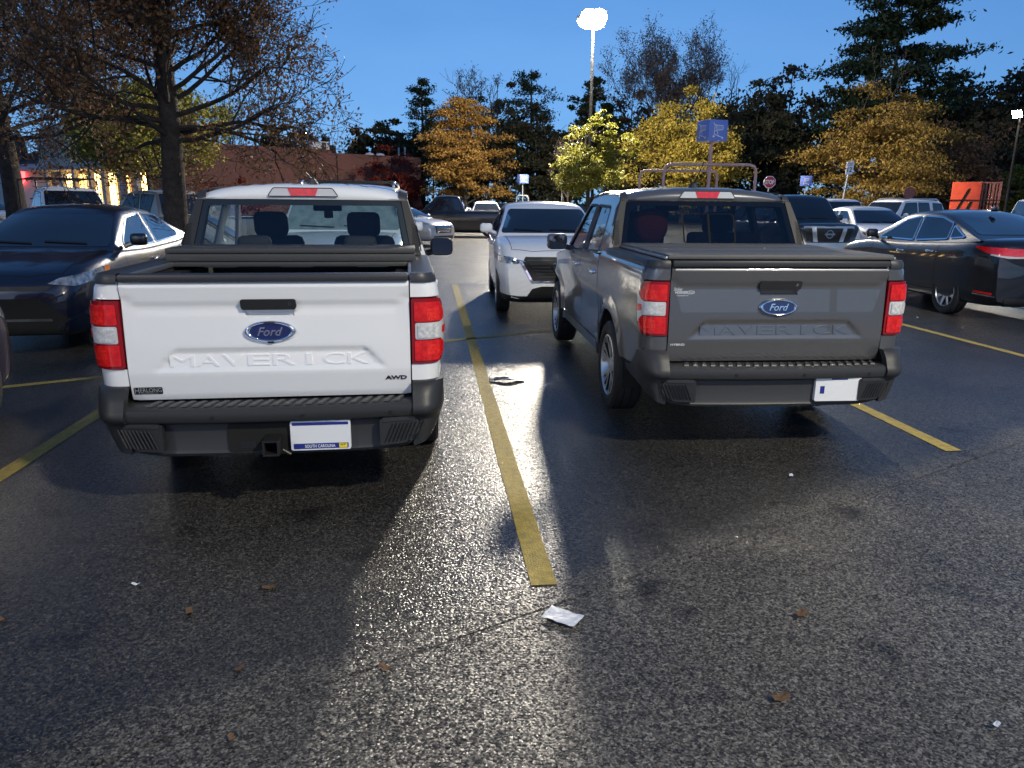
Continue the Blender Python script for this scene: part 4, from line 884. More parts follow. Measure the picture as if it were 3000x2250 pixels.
# middle distance
c = car('silver saloon with a wide chrome grille facing right beyond the white pickup', 'car', (-4.55, 29.9, 0), 238, 'silver', L=4.7, W=1.84, H=1.46, wb=2.72, belt=[(2.35, .70), (2.27, .84), (1.8, .94), (1.1, 1.02), (0, 1.0), (-1.2, 1.03), (-1.9, 1.07), (-2.25, 1.05), (-2.35, .95)], gh=(1.1, .2, -.85, -1.85),
    detail=dict(front=[('headlight', 'corner', [(.5, .68), (1.0, .70), (1.28, .84), (.8, .82), (.5, .78)], 'clear', .010), ('grille', 'mid', [(-.46, .50), (.46, .50), (.52, .78), (-.52, .78)], 'ink', .008), ('lower_grille', 'mid', rect(-.6, .24, .6, .40), 'plastic', .008)]))
bars(c, -.47, .47, [.74, .69, .64, .59, .54], 'chrome', .026, .2)
c = car('black pickup standing side-on in the far lane facing left', 'pickup truck', (-2.85, 37.2, 0), 88, 'black', L=5.75, W=2.0, H=1.93, wb=3.65, fo=.98, wr=.42, name='pickup_truck', group='other pickups in the lot', wtop=.80, truck=True, lean=(.05, .05), nose=(.92, .95), belt=[(2.87, 1.06), (2.78, 1.14), (2.0, 1.19), (1.5, 1.22), (0, 1.22), (-.55, 1.23), (-2.8, 1.23), (-2.87, 1.18)], gh=(1.55, .80, -.25, -.55), detail=dict(front=sedan_front(z=.95), side=[[(1.15, 1.26), (.74, 1.80), (.20, 1.84), (.18, 1.26)], [(.10, 1.26), (.12, 1.84), (-.26, 1.82), (-.34, 1.27)]]))
m = MB(); m.ribbon([(-2.7, .66), (2.5, .66)], fx(c['B'], 1), .035, .01); m.build('side_moulding', M['chrome'], c['root'])
SUVD = dict(L=4.7, W=1.86, H=1.70, wb=2.75, wr=.35, wtop=.80, name='suv', belt=[(2.35, .88), (2.25, .98), (1.7, 1.06), (1.1, 1.10), (0, 1.08), (-1.5, 1.1), (-2.2, 1.1), (-2.35, 1.02)], gh=(1.1, .45, -1.85, -2.28))
SEDD = dict(L=4.6, W=1.8, H=1.46, wb=2.7, belt=SED['belt'], gh=SED['gh'])
c = car('white saloon whose roof shows over the black pickup bed', 'car', (-1.6, 44.0, 0), 185, 'white', zs=1.15, **SEDD, detail=dict(front=sedan_front()))
c = car('white hatchback beyond the black pickup bonnet', 'car', (-6.9, 42.5, 0), 186, 'white', zs=1.1, **SEDD, detail=dict(front=sedan_front()))
c = car('dark blue hatchback right of the black pickup tail', 'car', (1.0, 45.2, 0), 184, 'navy', zs=1.1, **SEDD, detail=dict(front=sedan_front()))
# left background
PK = dict(L=5.6, W=1.95, H=1.88, wb=3.5, wr=.40, wtop=.80, truck=True, name='pickup_truck', group='other pickups in the lot', nose=(.92, .95), lean=(.06, .05), belt=[(2.8, 1.0), (2.7, 1.10), (2.0, 1.17), (1.5, 1.2), (0, 1.2), (-.6, 1.21), (-2.7, 1.21), (-2.8, 1.16)], gh=(1.5, .8, -.35, -.6))
c = car('white pickup with a thin black ladder rack between the two bare trees', 'pickup truck', (-14.5, 24.5, 0), 222, 'white', zs=1.05, **PK, detail=dict(front=sedan_front(z=.95), side=[[(1.12, 1.24), (.72, 1.76), (.02, 1.78), (.0, 1.24)]]))
rk = MB()
for sg in (-1, 1): rk.tube([(sg*.85, -2.4, 1.2), (sg*.85, -2.4, 2.15), (sg*.85, .2, 2.18), (sg*.85, .55, 2.05), (sg*.85, .62, 1.85)], .025, 6)
for y in (-2.4, -1.0, .2): rk.tube([(-.85, y, 2.17), (.85, y, 2.17)], .022, 6)
rk.build('ladder_rack', M['ink'], c['root'])
c = car('silver pickup half hidden behind the nearer bare tree trunk', 'pickup truck', (-9.6, 21.3, 0), 62, 'tan', zs=1.0, **PK, detail=dict(front=sedan_front(z=.95)))
c = car('low dark blue coupe parked beyond the navy saloon roof', 'car', (-13.1, 28.0, 0), 232, 'navy', zs=1.1, L=4.5, W=1.8, H=1.40, wb=2.65, belt=SED['belt'], gh=(1.0, .0, -.6, -1.85), detail=dict(front=sedan_front()))
c = car('small white pickup seen far off in front of the lit shops', 'pickup truck', (-17.0, 38.0, 0), 12, 'white', zs=1.1, **PK, detail=dict(front=sedan_front(z=.95)))
c = car('dark green saloon cut off by the left edge of the picture', 'car', (-19.4, 25.8, 0), 210, 'charcoal', zs=1.1, **SEDD, detail=dict(front=sedan_front()))
c = car('tan saloon far off left of the ladder rack pickup', 'car', (-23.5, 33.5, 0), 250, 'tan', zs=1.1, **SEDD, detail=dict(front=sedan_front()))
# the car beside the white pickup, mostly out of the picture
c = car('dark maroon car beside the white pickup, only its front corner in the picture', 'car', (-4.52, 3.50, 0), 6.3, 'maroon', zs=1.02, L=4.75, W=1.86, H=1.6, wb=2.75, fo=.95, wr=.35, belt=[(2.37, .78), (2.28, .90), (1.8, .99), (1.1, 1.05), (0, 1.03), (-1.2, 1.05), (-1.9, 1.08), (-2.3, 1.05), (-2.37, .98)], gh=(1.1, .3, -1.3, -2.1), detail=dict(front=sedan_front(z=.80)))

# ------------------------------------------------------------------ buildings, signs, trees further off
def at(x, y, d):
    """world point at ground distance d that the photo shows at pixel (x, y)"""
    u, v = (x-1500)/CAM_F, -(y-1125)/CAM_F; c, s = math.cos(CAM_ROLL), math.sin(CAM_ROLL); u, v = u*c-v*s, u*s+v*c
    cp, sp = math.cos(CAM_PITCH), math.sin(CAM_PITCH); q = np.array([u, cp+v*sp, -sp+v*cp]); q = q*(d/q[1]); return np.array([q[0], q[1], q[2]+CAM_H])
def leafmat(name, cols, transl=.25, rough=.6):
    m = bpy.data.materials.new(name); m.use_nodes = True; nt = m.node_tree; b = nt.nodes['Principled BSDF']; g = nt.nodes.new('ShaderNodeNewGeometry'); r = nt.nodes.new('ShaderNodeValToRGB')
    el = r.color_ramp.elements
    while len(el) < len(cols): el.new(.5)
    for i, c in enumerate(cols): el[i].position = i/(len(cols)-1); el[i].color = (*c, 1)
    tc = nt.nodes.new('ShaderNodeTexCoord'); nz = nt.nodes.new('ShaderNodeTexNoise'); nz.inputs['Scale'].default_value = .55; nz.inputs['Detail'].default_value = 3; nt.links.new(tc.outputs['Object'], nz.inputs['Vector'])
    ma = nt.nodes.new('ShaderNodeMath'); ma.operation = 'MULTIPLY_ADD'; ma.inputs[1].default_value = 1.7; ma.inputs[2].default_value = -.55; nt.links.new(nz.outputs['Fac'], ma.inputs[0]); mb_ = nt.nodes.new('ShaderNodeMath'); mb_.operation = 'MULTIPLY_ADD'; mb_.inputs[1].default_value = .55; nt.links.new(g.outputs['Random Per Island'], mb_.inputs[0])
    mc = nt.nodes.new('ShaderNodeMath'); mc.operation = 'MULTIPLY'; mc.inputs[1].default_value = .6; nt.links.new(ma.outputs[0], mc.inputs[0]); nt.links.new(mc.outputs[0], mb_.inputs[2]); nt.links.new(mb_.outputs[0], r.inputs[0]); nt.links.new(r.outputs[0], b.inputs['Base Color']); b.inputs['Roughness'].default_value = rough; b.inputs['Specular IOR Level'].default_value = .2
    t = nt.nodes.new('ShaderNodeBsdfTranslucent'); mx = nt.nodes.new('ShaderNodeMixShader'); mx.inputs[0].default_value = transl; nt.links.new(r.outputs[0], t.inputs[0])
    o = nt.nodes['Material Output']; nt.links.new(b.outputs[0], mx.inputs[1]); nt.links.new(t.outputs[0], mx.inputs[2]); nt.links.new(mx.outputs[0], o.inputs[0]); return m
LM = dict(
    brown=leafmat('dead_oak_leaves', [(.15, .078, .036), (.23, .125, .056), (.11, .055, .032), (.28, .175, .075)]),
    orange=leafmat('orange_leaves', [(.28, .15, .035), (.38, .22, .05), (.20, .10, .03), (.42, .27, .07)]),
    yellow=leafmat('yellow_leaves', [(.30, .225, .04), (.37, .275, .045), (.22, .18, .035), (.34, .20, .04)]),
    lime=leafmat('lime_leaves', [(.15, .155, .025), (.21, .19, .03), (.10, .115, .018), (.25, .20, .04)]),
    green=leafmat('autumn_green_leaves', [(.16, .18, .035), (.28, .25, .045), (.11, .125, .03), (.34, .27, .05)]),
    ochre=leafmat('ochre_leaves', [(.22, .145, .032), (.31, .21, .042), (.14, .08, .026), (.17, .085, .034)]),
    dark=leafmat('dark_leaves', [(.030, .040, .020), (.045, .050, .024), (.055, .042, .024), (.024, .032, .018)]),
    needle=leafmat('pine_needles', [(.016, .030, .014), (.024, .038, .016), (.012, .022, .012)], .1),
    red=leafmat('red_leaves', [(.10, .018, .012), (.15, .025, .014), (.06, .012, .01)]),
    twig=leafmat('twigs', [(.07, .055, .05), (.10, .08, .07), (.05, .04, .035)], 0))
M['bark'] = mat('bark', (.022, .016, .012), .9, noise=(7, (.045, .036, .03)), bump=(26, .9, .03))
M['barkd'] = mat('dark_bark', (.03, .024, .02), .9, noise=(5, (.05, .042, .036)))
def leaves(name, P, S, m, parent, rng, flat=.0, aspect=.6):
    """many leaf-sized quads at the points P with sizes S"""
    n = len(P); P = np.asarray(P, float); S = np.broadcast_to(np.asarray(S, float), (n,))
    a = rng.normal(size=(n, 3)); a[:, 2] *= (1-flat); a /= np.linalg.norm(a, axis=1)[:, None]+1e-9
    b = rng.normal(size=(n, 3)); b[:, 2] *= (1-flat); b -= a*(a*b).sum(1)[:, None]; b /= np.linalg.norm(b, axis=1)[:, None]+1e-9
    a *= (S*.5)[:, None]; b *= (S*.5*aspect)[:, None]; k = np.cross(a, b); k /= np.linalg.norm(k, axis=1)[:, None]+1e-9
    V = np.stack([P-a, P+b+k*(S*.08)[:, None], P+a, P-b+k*(S*.08)[:, None]], 1).reshape(-1, 3)
    me = bpy.data.meshes.new(name); me.vertices.add(4*n); me.vertices.foreach_set('co', V.ravel()); me.loops.add(4*n); me.loops.foreach_set('vertex_index', np.arange(4*n, dtype=np.int32))
    me.polygons.add(n); me.polygons.foreach_set('loop_start', np.arange(0, 4*n, 4, dtype=np.int32)); me.polygons.foreach_set('loop_total', np.full(n, 4, np.int32)); me.update(); me.validate()
    me.materials.append(m); o = bpy.data.objects.new(name, me); link(o, parent); o['kind'] = 'stuff'; return o
def grow(mb, rng, p, d, L, r, lev, tips, up=.12, kids=4, wob=.22, minr=.006, twl=None, spread=.9, taper=.45):
    n = 5 if lev > 0 else 3; pts = [p]; rad = [r]; q = p.copy(); dd = d.copy()
    for i in range(n):
        dd = dd+rng.normal(size=3)*wob*.5+np.array([0, 0, up*.4]); dd /= np.linalg.norm(dd); q = q+dd*L/n; pts.append(q.copy()); rad.append(max(minr, r*(1-(1-taper)*(i+1)/n)))
    mb.tube(pts, rad, 7 if r > .08 else (5 if r > .025 else 3), cap=False)
    if lev == 0:
        for i in range(1, len(pts)): tips.append(pts[i])
        return
    for j in range(kids+(2 if lev == 1 else 0)):
        f = rng.uniform(.25, 1.0) if j else 1.0; i = min(n-1, int(f*n)); pp = pts[i]+(pts[i+1]-pts[i])*(f*n-i) if i < n else pts[-1]
        t = pts[i+1]-pts[i]; t /= np.linalg.norm(t); s = rng.normal(size=3); s -= t*s.dot(t); s /= np.linalg.norm(s)
        nd = t*rng.uniform(.45, .8)+s*spread*rng.uniform(.5, .9); nd[2] += up; nd /= np.linalg.norm(nd)
        grow(mb, rng, pp, nd, L*rng.uniform(.45, .68), max(minr, rad[min(i, n)]*.52), lev-1, tips, up, kids, wob, minr, twl, spread)
def bare_oak(label, loc, h, r, cb, spread, seed, nlimb, nleaf, lsize, m, group, lev=3, twist=None, minr=.007):
    """leader trunk with spreading limbs; dead leaves still hanging from the twigs"""
    rng = np.random.default_rng(seed); t = thing('oak_tree', label, 'tree', loc, 0, group); tr = MB(); pts = []; rad = []
    lean = rng.normal(size=2)*.02
    for i in range(12):
        z = h*.92*i/11; pts.append((lean[0]*z+.06*math.sin(z*.9+seed), lean[1]*z+.05*math.cos(z*.8), z)); rad.append(max(.03, r*(1.35 if i == 0 else 1)*(1-z/h)**.8))
    tr.tube(pts, rad, 14); tr.build('trunk', M['bark'], t, smooth=60); tips = []
    for k in range(nlimb):
        f = (k+.3)/nlimb; z = lerp(cb, h*.85, f**1.5); i = min(10, int(z/(h*.92)*11)); p = np.array(pts[i])+(np.array(pts[i+1])-np.array(pts[i]))*(z/(h*.92)*11-i)
        az = k*2.4+rng.uniform(-.5, .5); el = lerp(.12, 1.0, f**.8)+rng.uniform(-.12, .14); d = np.array([math.cos(az)*math.cos(el), math.sin(az)*math.cos(el), math.sin(el)])
        L = spread*lerp(1.0, .62, f)*rng.uniform(.8, 1.1); mb = MB(); tl = []
        grow(mb, rng, p, d, L, rad[i]*.24+.010, lev, tl, up=.09, kids=5, minr=minr, wob=.26); mb.build('limb', M['bark'], t, smooth=60); tips += tl
    tips = np.array(tips); idx = rng.integers(0, len(tips), nleaf); P = tips[idx]+rng.normal(size=(nleaf, 3))*.13; P[:, 2] -= abs(rng.normal(size=nleaf))*.10
    rr_ = np.linalg.norm(P[:, :2], axis=1)/spread; keep = rng.uniform(size=nleaf) < np.clip(1.25-(P[:, 2]-cb)/(h*.75), .25, 1)*np.clip(1.45-1.0*rr_, .22, 1); P = P[keep]
    leaves('crown', P, rng.uniform(.6, 1.3, len(P))*lsize, m, t, rng); return t
def clump_points(rng, n, rx, rz, zc, nc, tier=0.0, fill=.30, low=.0):
    """leaf points gathered in clumps through an uneven crown"""
    C = rng.normal(size=(nc, 3)); C /= np.linalg.norm(C, axis=1)[:, None]; C *= (fill+(1-fill)*rng.uniform(size=(nc, 1))**.5); lob = 1+.20*np.sin(3*np.arctan2(C[:, 1], C[:, 0])+rng.uniform(0, 6))+.15*rng.normal(size=nc)
    C = C*lob[:, None]; k = np.clip(1-.25*np.maximum(C[:, 2], 0), .5, 1); C[:, :2] *= k[:, None]; C *= [rx, rx, rz]
    i = rng.integers(0, nc, n); s = rx*rng.uniform(.06, .17, nc)[i]; off = rng.normal(size=(n, 3))*s[:, None]*[1, 1, .55 if tier == 0 else .30]
    off[:, 2] -= tier*.25*np.linalg.norm(off[:, :2], axis=1)
    P = C[i]+off; P[:, 2] += zc; return P[P[:, 2] > low]
def leafy(label, loc, rx, z0, z1, n, lsize, m, seed, group, nc=70, tier=0.0, trunk=.16, name='leafy_tree', peaks=None, bark='barkd', bare_top=0, tilt=0):
    rng = np.random.default_rng(seed); t = thing(name, label, 'tree', loc, 0, group); zc = (z0+z1)/2; rz = (z1-z0)/2
    tr = MB(); tr.tube([(0, 0, 0), (.05, 0, z0), (0, .05, zc), (.05, 0, z1-.4)], [trunk*1.3, trunk, trunk*.6, .03], 9); tr.build('trunk', M[bark], t, smooth=60)
    for k in range(7):
        a = k*2.4; z = lerp(z0*.9, zc+rz*.3, k/7); lb = MB(); e = np.array([math.cos(a)*rx*.75, math.sin(a)*rx*.75, z+rz*.5]); lb.tube([(0, 0, z), (e[0]*.5, e[1]*.5, z+rz*.2), tuple(e)], [trunk*.5, trunk*.3, .02], 5); lb.build('limb', M[bark], t, smooth=60)
    P = clump_points(rng, n, rx*.88, rz*.92, zc, nc, tier, low=z0*.75)
    if peaks:
        for (px, pz, pr, k) in peaks: q = clump_points(rng, k, pr, pr*.9, pz, 14); q[:, 0] += px; P = np.concatenate([P, q])
    leaves('crown', P, rng.uniform(.6, 1.4, len(P))*lsize, m, t, rng)
    if bare_top:
        for k in range(bare_top):
            mb = MB(); tl = []; grow(mb, rng, np.array([rng.normal()*rx*.25, 0, z1-1.5]), np.array([rng.normal()*.35, rng.normal()*.2, 1.0]), 2.4, .05, 2, tl, up=.2, kids=3, minr=.012); mb.build('bare_branch', M['barkd'], t, smooth=0)
    return t
def pine(label, loc, h, rx, z0, seed, group, n=2600, lsize=.42, whorls=12, m='needle'):
    rng = np.random.default_rng(seed); t = thing('pine_tree', label, 'tree', loc, 0, group)
    tr = MB(); tr.tube([(0, 0, 0), (.1, 0, h*.5), (0, 0, h*.97)], [.28, .2, .04], 9); tr.build('trunk', M['barkd'], t, smooth=60); P = []; br = MB()
    for w in range(whorls):
        f = (w+rng.uniform(-.3, .3))/whorls; z = lerp(z0, h*.97, min(max(f, 0), 1)); R_ = rx*(math.sin(math.pi*min(1, .25+.75*f))**.7)*rng.uniform(.55, 1.1)
        for k in range(4):
            a = rng.uniform(0, 6.28); L = R_*rng.uniform(.6, 1.1); e = np.array([math.cos(a)*L, math.sin(a)*L, z+L*rng.uniform(.05, .35)]); br.tube([(0, 0, z), tuple(e)], [.05, .02], 4, cap=False)
            c = int(n/(whorls*4)); q = rng.normal(size=(c, 3))*[L*.17+.14, L*.17+.14, .20]+e*[rng.uniform(.7, 1), 1, 1]; P.append(q)
            q = rng.normal(size=(c//2, 3))*[.3, .3, .18]+np.array([e[0]*.55, e[1]*.55, lerp(z, e[2], .55)]); P.append(q)
    br.build('limb', M['barkd'], t, smooth=0)
    P = np.concatenate(P); leaves('crown', P, rng.uniform(.6, 1.3, len(P))*lsize, LM[m], t, rng, aspect=.35); return t

# brick supermarket box behind the white pickup
def brickmat():
    m = bpy.data.materials.new('brick_wall'); m.use_nodes = True; nt = m.node_tree; b = nt.nodes['Principled BSDF']; tc = nt.nodes.new('ShaderNodeTexCoord'); br = nt.nodes.new('ShaderNodeTexBrick'); mp = nt.nodes.new('ShaderNodeMapping'); mp.inputs['Rotation'].default_value = (R(90), 0, 0)
    br.inputs['Color1'].default_value = (.135, .052, .040, 1); br.inputs['Color2'].default_value = (.10, .041, .034, 1); br.inputs['Mortar'].default_value = (.10, .075, .065, 1); br.inputs['Scale'].default_value = 4.0; br.inputs['Mortar Size'].default_value = .012
    n = nt.nodes.new('ShaderNodeTexNoise'); n.inputs['Scale'].default_value = .35; mx = nt.nodes.new('ShaderNodeMix'); mx.data_type = 'RGBA'; mx.blend_type = 'MULTIPLY'; mx.inputs[0].default_value = .7; rp = nt.nodes.new('ShaderNodeValToRGB'); rp.color_ramp.elements[0].color = (.6, .6, .6, 1); rp.color_ramp.elements[1].color = (1.3, 1.2, 1.2, 1)
    nt.links.new(tc.outputs['Object'], mp.inputs[0]); nt.links.new(mp.outputs[0], br.inputs[0]); nt.links.new(tc.outputs['Object'], n.inputs[0]); nt.links.new(n.outputs[0], rp.inputs[0]); nt.links.new(br.outputs[0], mx.inputs[6]); nt.links.new(rp.outputs[0], mx.inputs[7]); nt.links.new(mx.outputs[2], b.inputs['Base Color']); b.inputs['Roughness'].default_value = .9; return m
M['brick'] = brickmat(); M['cream'] = mat('cream_render', (.46, .42, .38), .8, noise=(.8, (.36, .33, .30))); M['lilac'] = mat('pale_render', (.48, .46, .48), .8); M['roofd'] = mat('dark_shingles', (.03, .025, .03), .9, noise=(3, (.05, .04, .045)))
M['warmwin'] = emis('lit_shop_window', (1.0, .62, .20), SHOP); M['warmwin2'] = emis('lit_shop_window_dim', (1.0, .55, .16), SHOP*.45); M['redsign'] = emis('red_sign', (1.0, .05, .05), SHOP*.8); M['whitesign'] = emis('white_sign', (1.0, .8, .85), SHOP*.9); M['greensign'] = emis('green_sign', (.06, 1.0, .12), SHOP*.6)
W0, W1 = at(500, 590, 66.0), at(1235, 590, 82.0); wv = (W1-W0)[:2]; wl_ = np.linalg.norm(wv); wa = math.atan2(wv[1], wv[0])
b = thing('brick_building', 'long low dark red brick building behind the white pickup', 'building', (W0[0], W0[1], 0), wa)
MB().box((wl_/2, 9, 3.05), (wl_, 18, 6.1)).build('wall', M['brick'], b, smooth=0)
MB().box((wl_*.30, 9, 6.30), (wl_*.60, 18.06, .42)).build('parapet', M['brick'], b, smooth=0); MB().box((wl_*.80, 9, 6.16), (wl_*.40, 18.05, .14)).build('parapet', M['brick'], b, smooth=0)
for x in (wl_*.62, wl_*.86): MB().tube([(x, -.06, 0), (x, -.06, 6.0)], .05, 6).build('downpipe', M['pole'], b)
def onroof(x, y=3.0): return (W0[0]+wv[0]/wl_*x-wv[1]/wl_*y, W0[1]+wv[1]/wl_*x+wv[0]/wl_*y)
ux, uy = onroof(wl_*.60)
u = thing('rooftop_unit', 'pale boxy air conditioner with a dark grille on the brick building roof', 'air conditioner', (ux, uy, 6.1), wa, 'equipment on the brick roof'); MB().box((0, 0, .72), (1.9, 1.2, 1.24), ch=.03).build('casing', M['lilac'], u); MB().box((.35, -.605, .75), (.5, .02, 1.0)).build('grille', M['ink'], u); MB().box((0, 0, .05), (1.6, .9, .1)).build('base', M['steel'], u); MB().box((1.35, .1, .55), (.8, 1.0, 1.0), ch=.02).build('housing', M['pole'], u)
ux, uy = onroof(wl_*.525)
u = thing('roof_vent', 'white hooked vent pipe standing on the brick building roof', 'vent', (ux, uy, 6.1), wa, 'equipment on the brick roof'); MB().tube([(0, 0, 0), (0, 0, 1.25), (-.06, 0, 1.42), (-.22, 0, 1.48), (-.36, 0, 1.40), (-.40, 0, 1.2)], .11, 8).build('pipe', M['lilac'], u); MB().box((-.7, 0, .2), (.9, .6, .4), ch=.04).build('curb', M['lilac'], u)
for f, lb, hgt in ((.70, 'short white stub pipe right of the boxy roof unit', .45), (.965, 'thin white vent pipe, left of the two by the end of the brick roof', 1.15), (.995, 'thin white vent pipe closest to the right end of the brick roof', 1.25)):
    ux, uy = onroof(wl_*f); u = thing('roof_vent', lb, 'vent', (ux, uy, 6.1), wa, 'equipment on the brick roof'); MB().tube([(0, 0, 0), (0, 0, hgt)], .10, 8).build('pipe', M['lilac'], u); MB().lathe([(0, hgt+.1), (.13, hgt+.02), (.13, hgt)], (0, 0, 0), 'Z', 12).build('cap', M['lilac'], u)
for f, lb in ((.825, 'low white flat fan hood on the brick roof'), (.875, 'low white domed fan hood on the brick roof')):
    ux, uy = onroof(wl_*f); u = thing('roof_fan', lb, 'vent', (ux, uy, 6.1), wa, 'equipment on the brick roof'); MB().box((0, 0, .12), (.9, .9, .24)).build('curb', M['pole'], u); MB().lathe([(.5, .24), (.5, .34), (.35, .5), (0, .56)], (0, 0, 0), 'Z', 18).build('hood', M['lilac'], u)
p = at(915, 455, 88); light_pole('small lit lamp rising behind the brick building roof', p[0], p[1], 8.9, [(-80, 62)], M['lens_far'], base=False, r=.08, head=(.55, .5, .14), arm=.35)
p = at(2990, 340, 50); light_pole('lit lamp pole at the far right edge of the picture', p[0], p[1], 7.4, [(-120, 55)], M['lens_far'], r=.09, head=(.6, .5, .14), arm=.4)
# the shops on the left
S0, S1 = at(60, 590, 84), at(470, 590, 68); sv = (S1-S0)[:2]; sl = np.linalg.norm(sv); sa = math.atan2(sv[1], sv[0])
b = thing('shopping_arcade', 'row of shops with glowing yellow windows and a pale gabled upper storey', 'building', (S0[0], S0[1], 0), sa)
MB().box((sl/2, 4.5, 2.25), (sl, 6, 4.5)).build('wall', M['cream'], b, smooth=0)
MB().box((sl/2, .2, 4.75), (sl, 3.4, .7), ch=.05).build('fascia', M['lilac'], b); MB().prism([(-1.6, 5.1), (8.0, 5.1), (4.5, 6.8), (1.5, 6.5)], lambda u, v, d: (d, u, v), 0, sl).build('roof', M['roofd'], b, smooth=0)
k = 0; x = sl*.28
while x < sl-1.2:
    w = 2.1 if k % 2 else 1.5
    wo = MB().box((x+w/2, 1.46, 2.35), (w, .06, 3.5)).build('window', M['warmwin'] if k % 3 != 1 else M['warmwin2'], b, smooth=0); fr = MB()
    for q in (0, .33, .66, 1): fr.box((x+w*q, 1.42, 2.35), (.07, .07, 3.5))
    fr.box((x+w/2, 1.42, 3.1), (w, .06, .07)); fr.build('frame', M['ink'], wo, smooth=0); MB().box((x+w+.45, -1.1, 2.2), (.45, .45, 4.4), ch=.03).build('column', M['cream'], b); x += w+1.0; k += 1
g_ = MB(); gx = sl*.46; g_.prism([(gx-3.2, 4.6), (gx+3.2, 4.6), (gx+3.2, 7.0), (gx+1.6, 8.6), (gx-1.6, 8.6), (gx-3.2, 7.0)], lambda u, v, d: (u, d, v), -1.7, 1.5); g_.build('gable', M['cream'], b, smooth=0)
for i in range(4): MB().box((gx-2.1+i*1.4, -1.74, 6.0), (.7, .06, 1.2)).build('window', M['glassdark'], b, smooth=0)
MB().box((gx-.4, 1.2, 9.0), (.8, .8, .9)).build('chimney', M['roofd'], b, smooth=0)
p = at(160, 560, 84)
b = thing('corner_shop', 'pale square shop with dark hipped roof, spire and glowing red sign', 'building', (p[0], p[1], 0), .15)
MB().box((0, 0, 2.6), (4.4, 5, 5.2)).build('wall', M['lilac'], b, smooth=0); MB().box((0, 0, 5.25), (4.7, 5.3, .25), ch=.03).build('cornice', M['cream'], b)
MB().add([(-2.3, -2.6, 5.38), (2.3, -2.6, 5.38), (2.3, 2.6, 5.38), (-2.3, 2.6, 5.38), (-1.2, -.8, 6.6), (1.6, -.8, 6.6), (1.6, .8, 6.6), (-1.2, .8, 6.6)], [(0, 1, 5, 4), (1, 2, 6, 5), (2, 3, 7, 6), (3, 0, 4, 7), (4, 5, 6, 7)]).build('roof', M['roofd'], b, smooth=0)
MB().tube([(-2.0, -2.0, 5.3), (-2.0, -2.0, 7.6), (-2.0, -2.0, 8.6)], [.75, .55, .1], 4).build('spire', M['roofd'], b, smooth=0)
MB().prism(oval(-2.0, 4.1, .62, 1.1, 20), lambda u, v, d: (u-.2, d, v), -2.62, -2.75).build('red_sign', M['redsign'], b); MB().box((2.9, -2.6, 4.4), (.9, .14, 1.1), ch=.04).build('white_sign', M['whitesign'], b); MB().box((1.9, -2.62, 2.6), (.6, .2, .5), ch=.06).build('wall_lamp', M['whitesign'], b)
p = at(40, 560, 96)
b = thing('low_grey_store', 'low grey store with a small green lit sign at the far left', 'building', (p[0], p[1], 0), .1); MB().box((0, 4, 2.6), (18, 8, 5.2)).build('wall', M['steel'], b, smooth=0); MB().box((0, 4, 5.3), (18.3, 8.3, .25)).build('parapet', M['lilac'], b, smooth=0)
for q in range(2): MB().box((-.4+.16*q, -.08, 3.25-.85*q), (.35, .12, .7), ch=.03).build('green_sign', M['greensign'], b)
MB().box((3.8, 3, 6.2), (2.6, 2, 1.7)).build('roof_unit', M['lilac'], b, smooth=0)

# cart corral and signs
M['corral'] = mat('orange_lit_pipe', (.46, .25, .23), .45, noise=(5, (.40, .30, .30))); M['signblue'] = mat('sign_blue', (.16, .24, .62), .4); M['signwhite'] = mat('sign_white', (.78, .77, .80), .4); M['signred'] = mat('sign_red', (.42, .03, .04), .4); M['signredf'] = mat('faded_sign_red', (.22, .06, .07), .5); M['orangep'] = mat('orange_paint', (.75, .085, .025), .5, noise=(3, (.60, .06, .02))); M['rust'] = mat('rusty_mesh', (.20, .06, .045), .7, noise=(8, (.30, .12, .10)))  # corral pipe colour includes the salmon tint of orange lamplight
def cart_icon(mb, fn, s=1.0):
    for pts, w in (([(-.22, .24), (-.15, .17), (-.17, -.13)], .028), ([(-.15, .17), (.17, .155), (.17, .03), (-.08, .0), (-.10, .17)], .024), ([(-.16, -.02), (-.06, -.02), (-.02, -.13)], .024), ([(-.17, -.13), (.15, -.22)], .024)): mb.ribbon([(a*s, b*s) for a, b in pts], fn, w*s, .006)
    for k in range(5): mb.ribbon([((-.06+k*.045)*s, .15*s), ((-.05+k*.045)*s, .02*s)], fn, .012*s, .006)
    for (a, b_) in ((-.185, -.20), (.165, -.235)): mb.region(oval(a*s, b_*s, .038*s, .038*s, 14), fn, .05, .006)
def corral(label, loc, w, L, hf, hs, box, m, rz=0, rails=True):
    t = thing('cart_corral', label, 'cart corral', loc, rz)
    for y in (0, L): MB().tube([(-w/2, y, 0), (-w/2, y, hf-.22), (-w/2+.06, y, hf-.06), (-w/2+.22, y, hf), (w/2-.22, y, hf), (w/2-.06, y, hf-.06), (w/2, y, hf-.22), (w/2, y, 0)], .052, 10).build('hoop', m, t, smooth=60)
    for sg in (-1, 1):
        for z in (.35, .95): MB().tube([(sg*w/2, 0, z), (sg*w/2, L, z)], .03, 8).build('side_rail', m, t, smooth=60)
    MB().tube([(0, .08, 0), (0, .08, hs-box/2)], .06, 10).build('sign_post', m, t, smooth=60)
    s = MB(); s.box((0, .08, hs), (box, box, box*.92), R(20), ch=.02); so = s.build('sign_box', M['signblue'], t)
    for a in (20, -70):
        ca, sa_ = math.cos(R(a)), math.sin(R(a)); fn = lambda u, v, o=0.0, ca=ca, sa_=sa_: (u*ca+(box/2+o)*sa_, .08+u*sa_-(box/2+o)*ca, hs+v)
        ic = MB(); cart_icon(ic, fn, box*1.35); ic.build('cart_symbol', M['signwhite'], so, smooth=0)
    return t
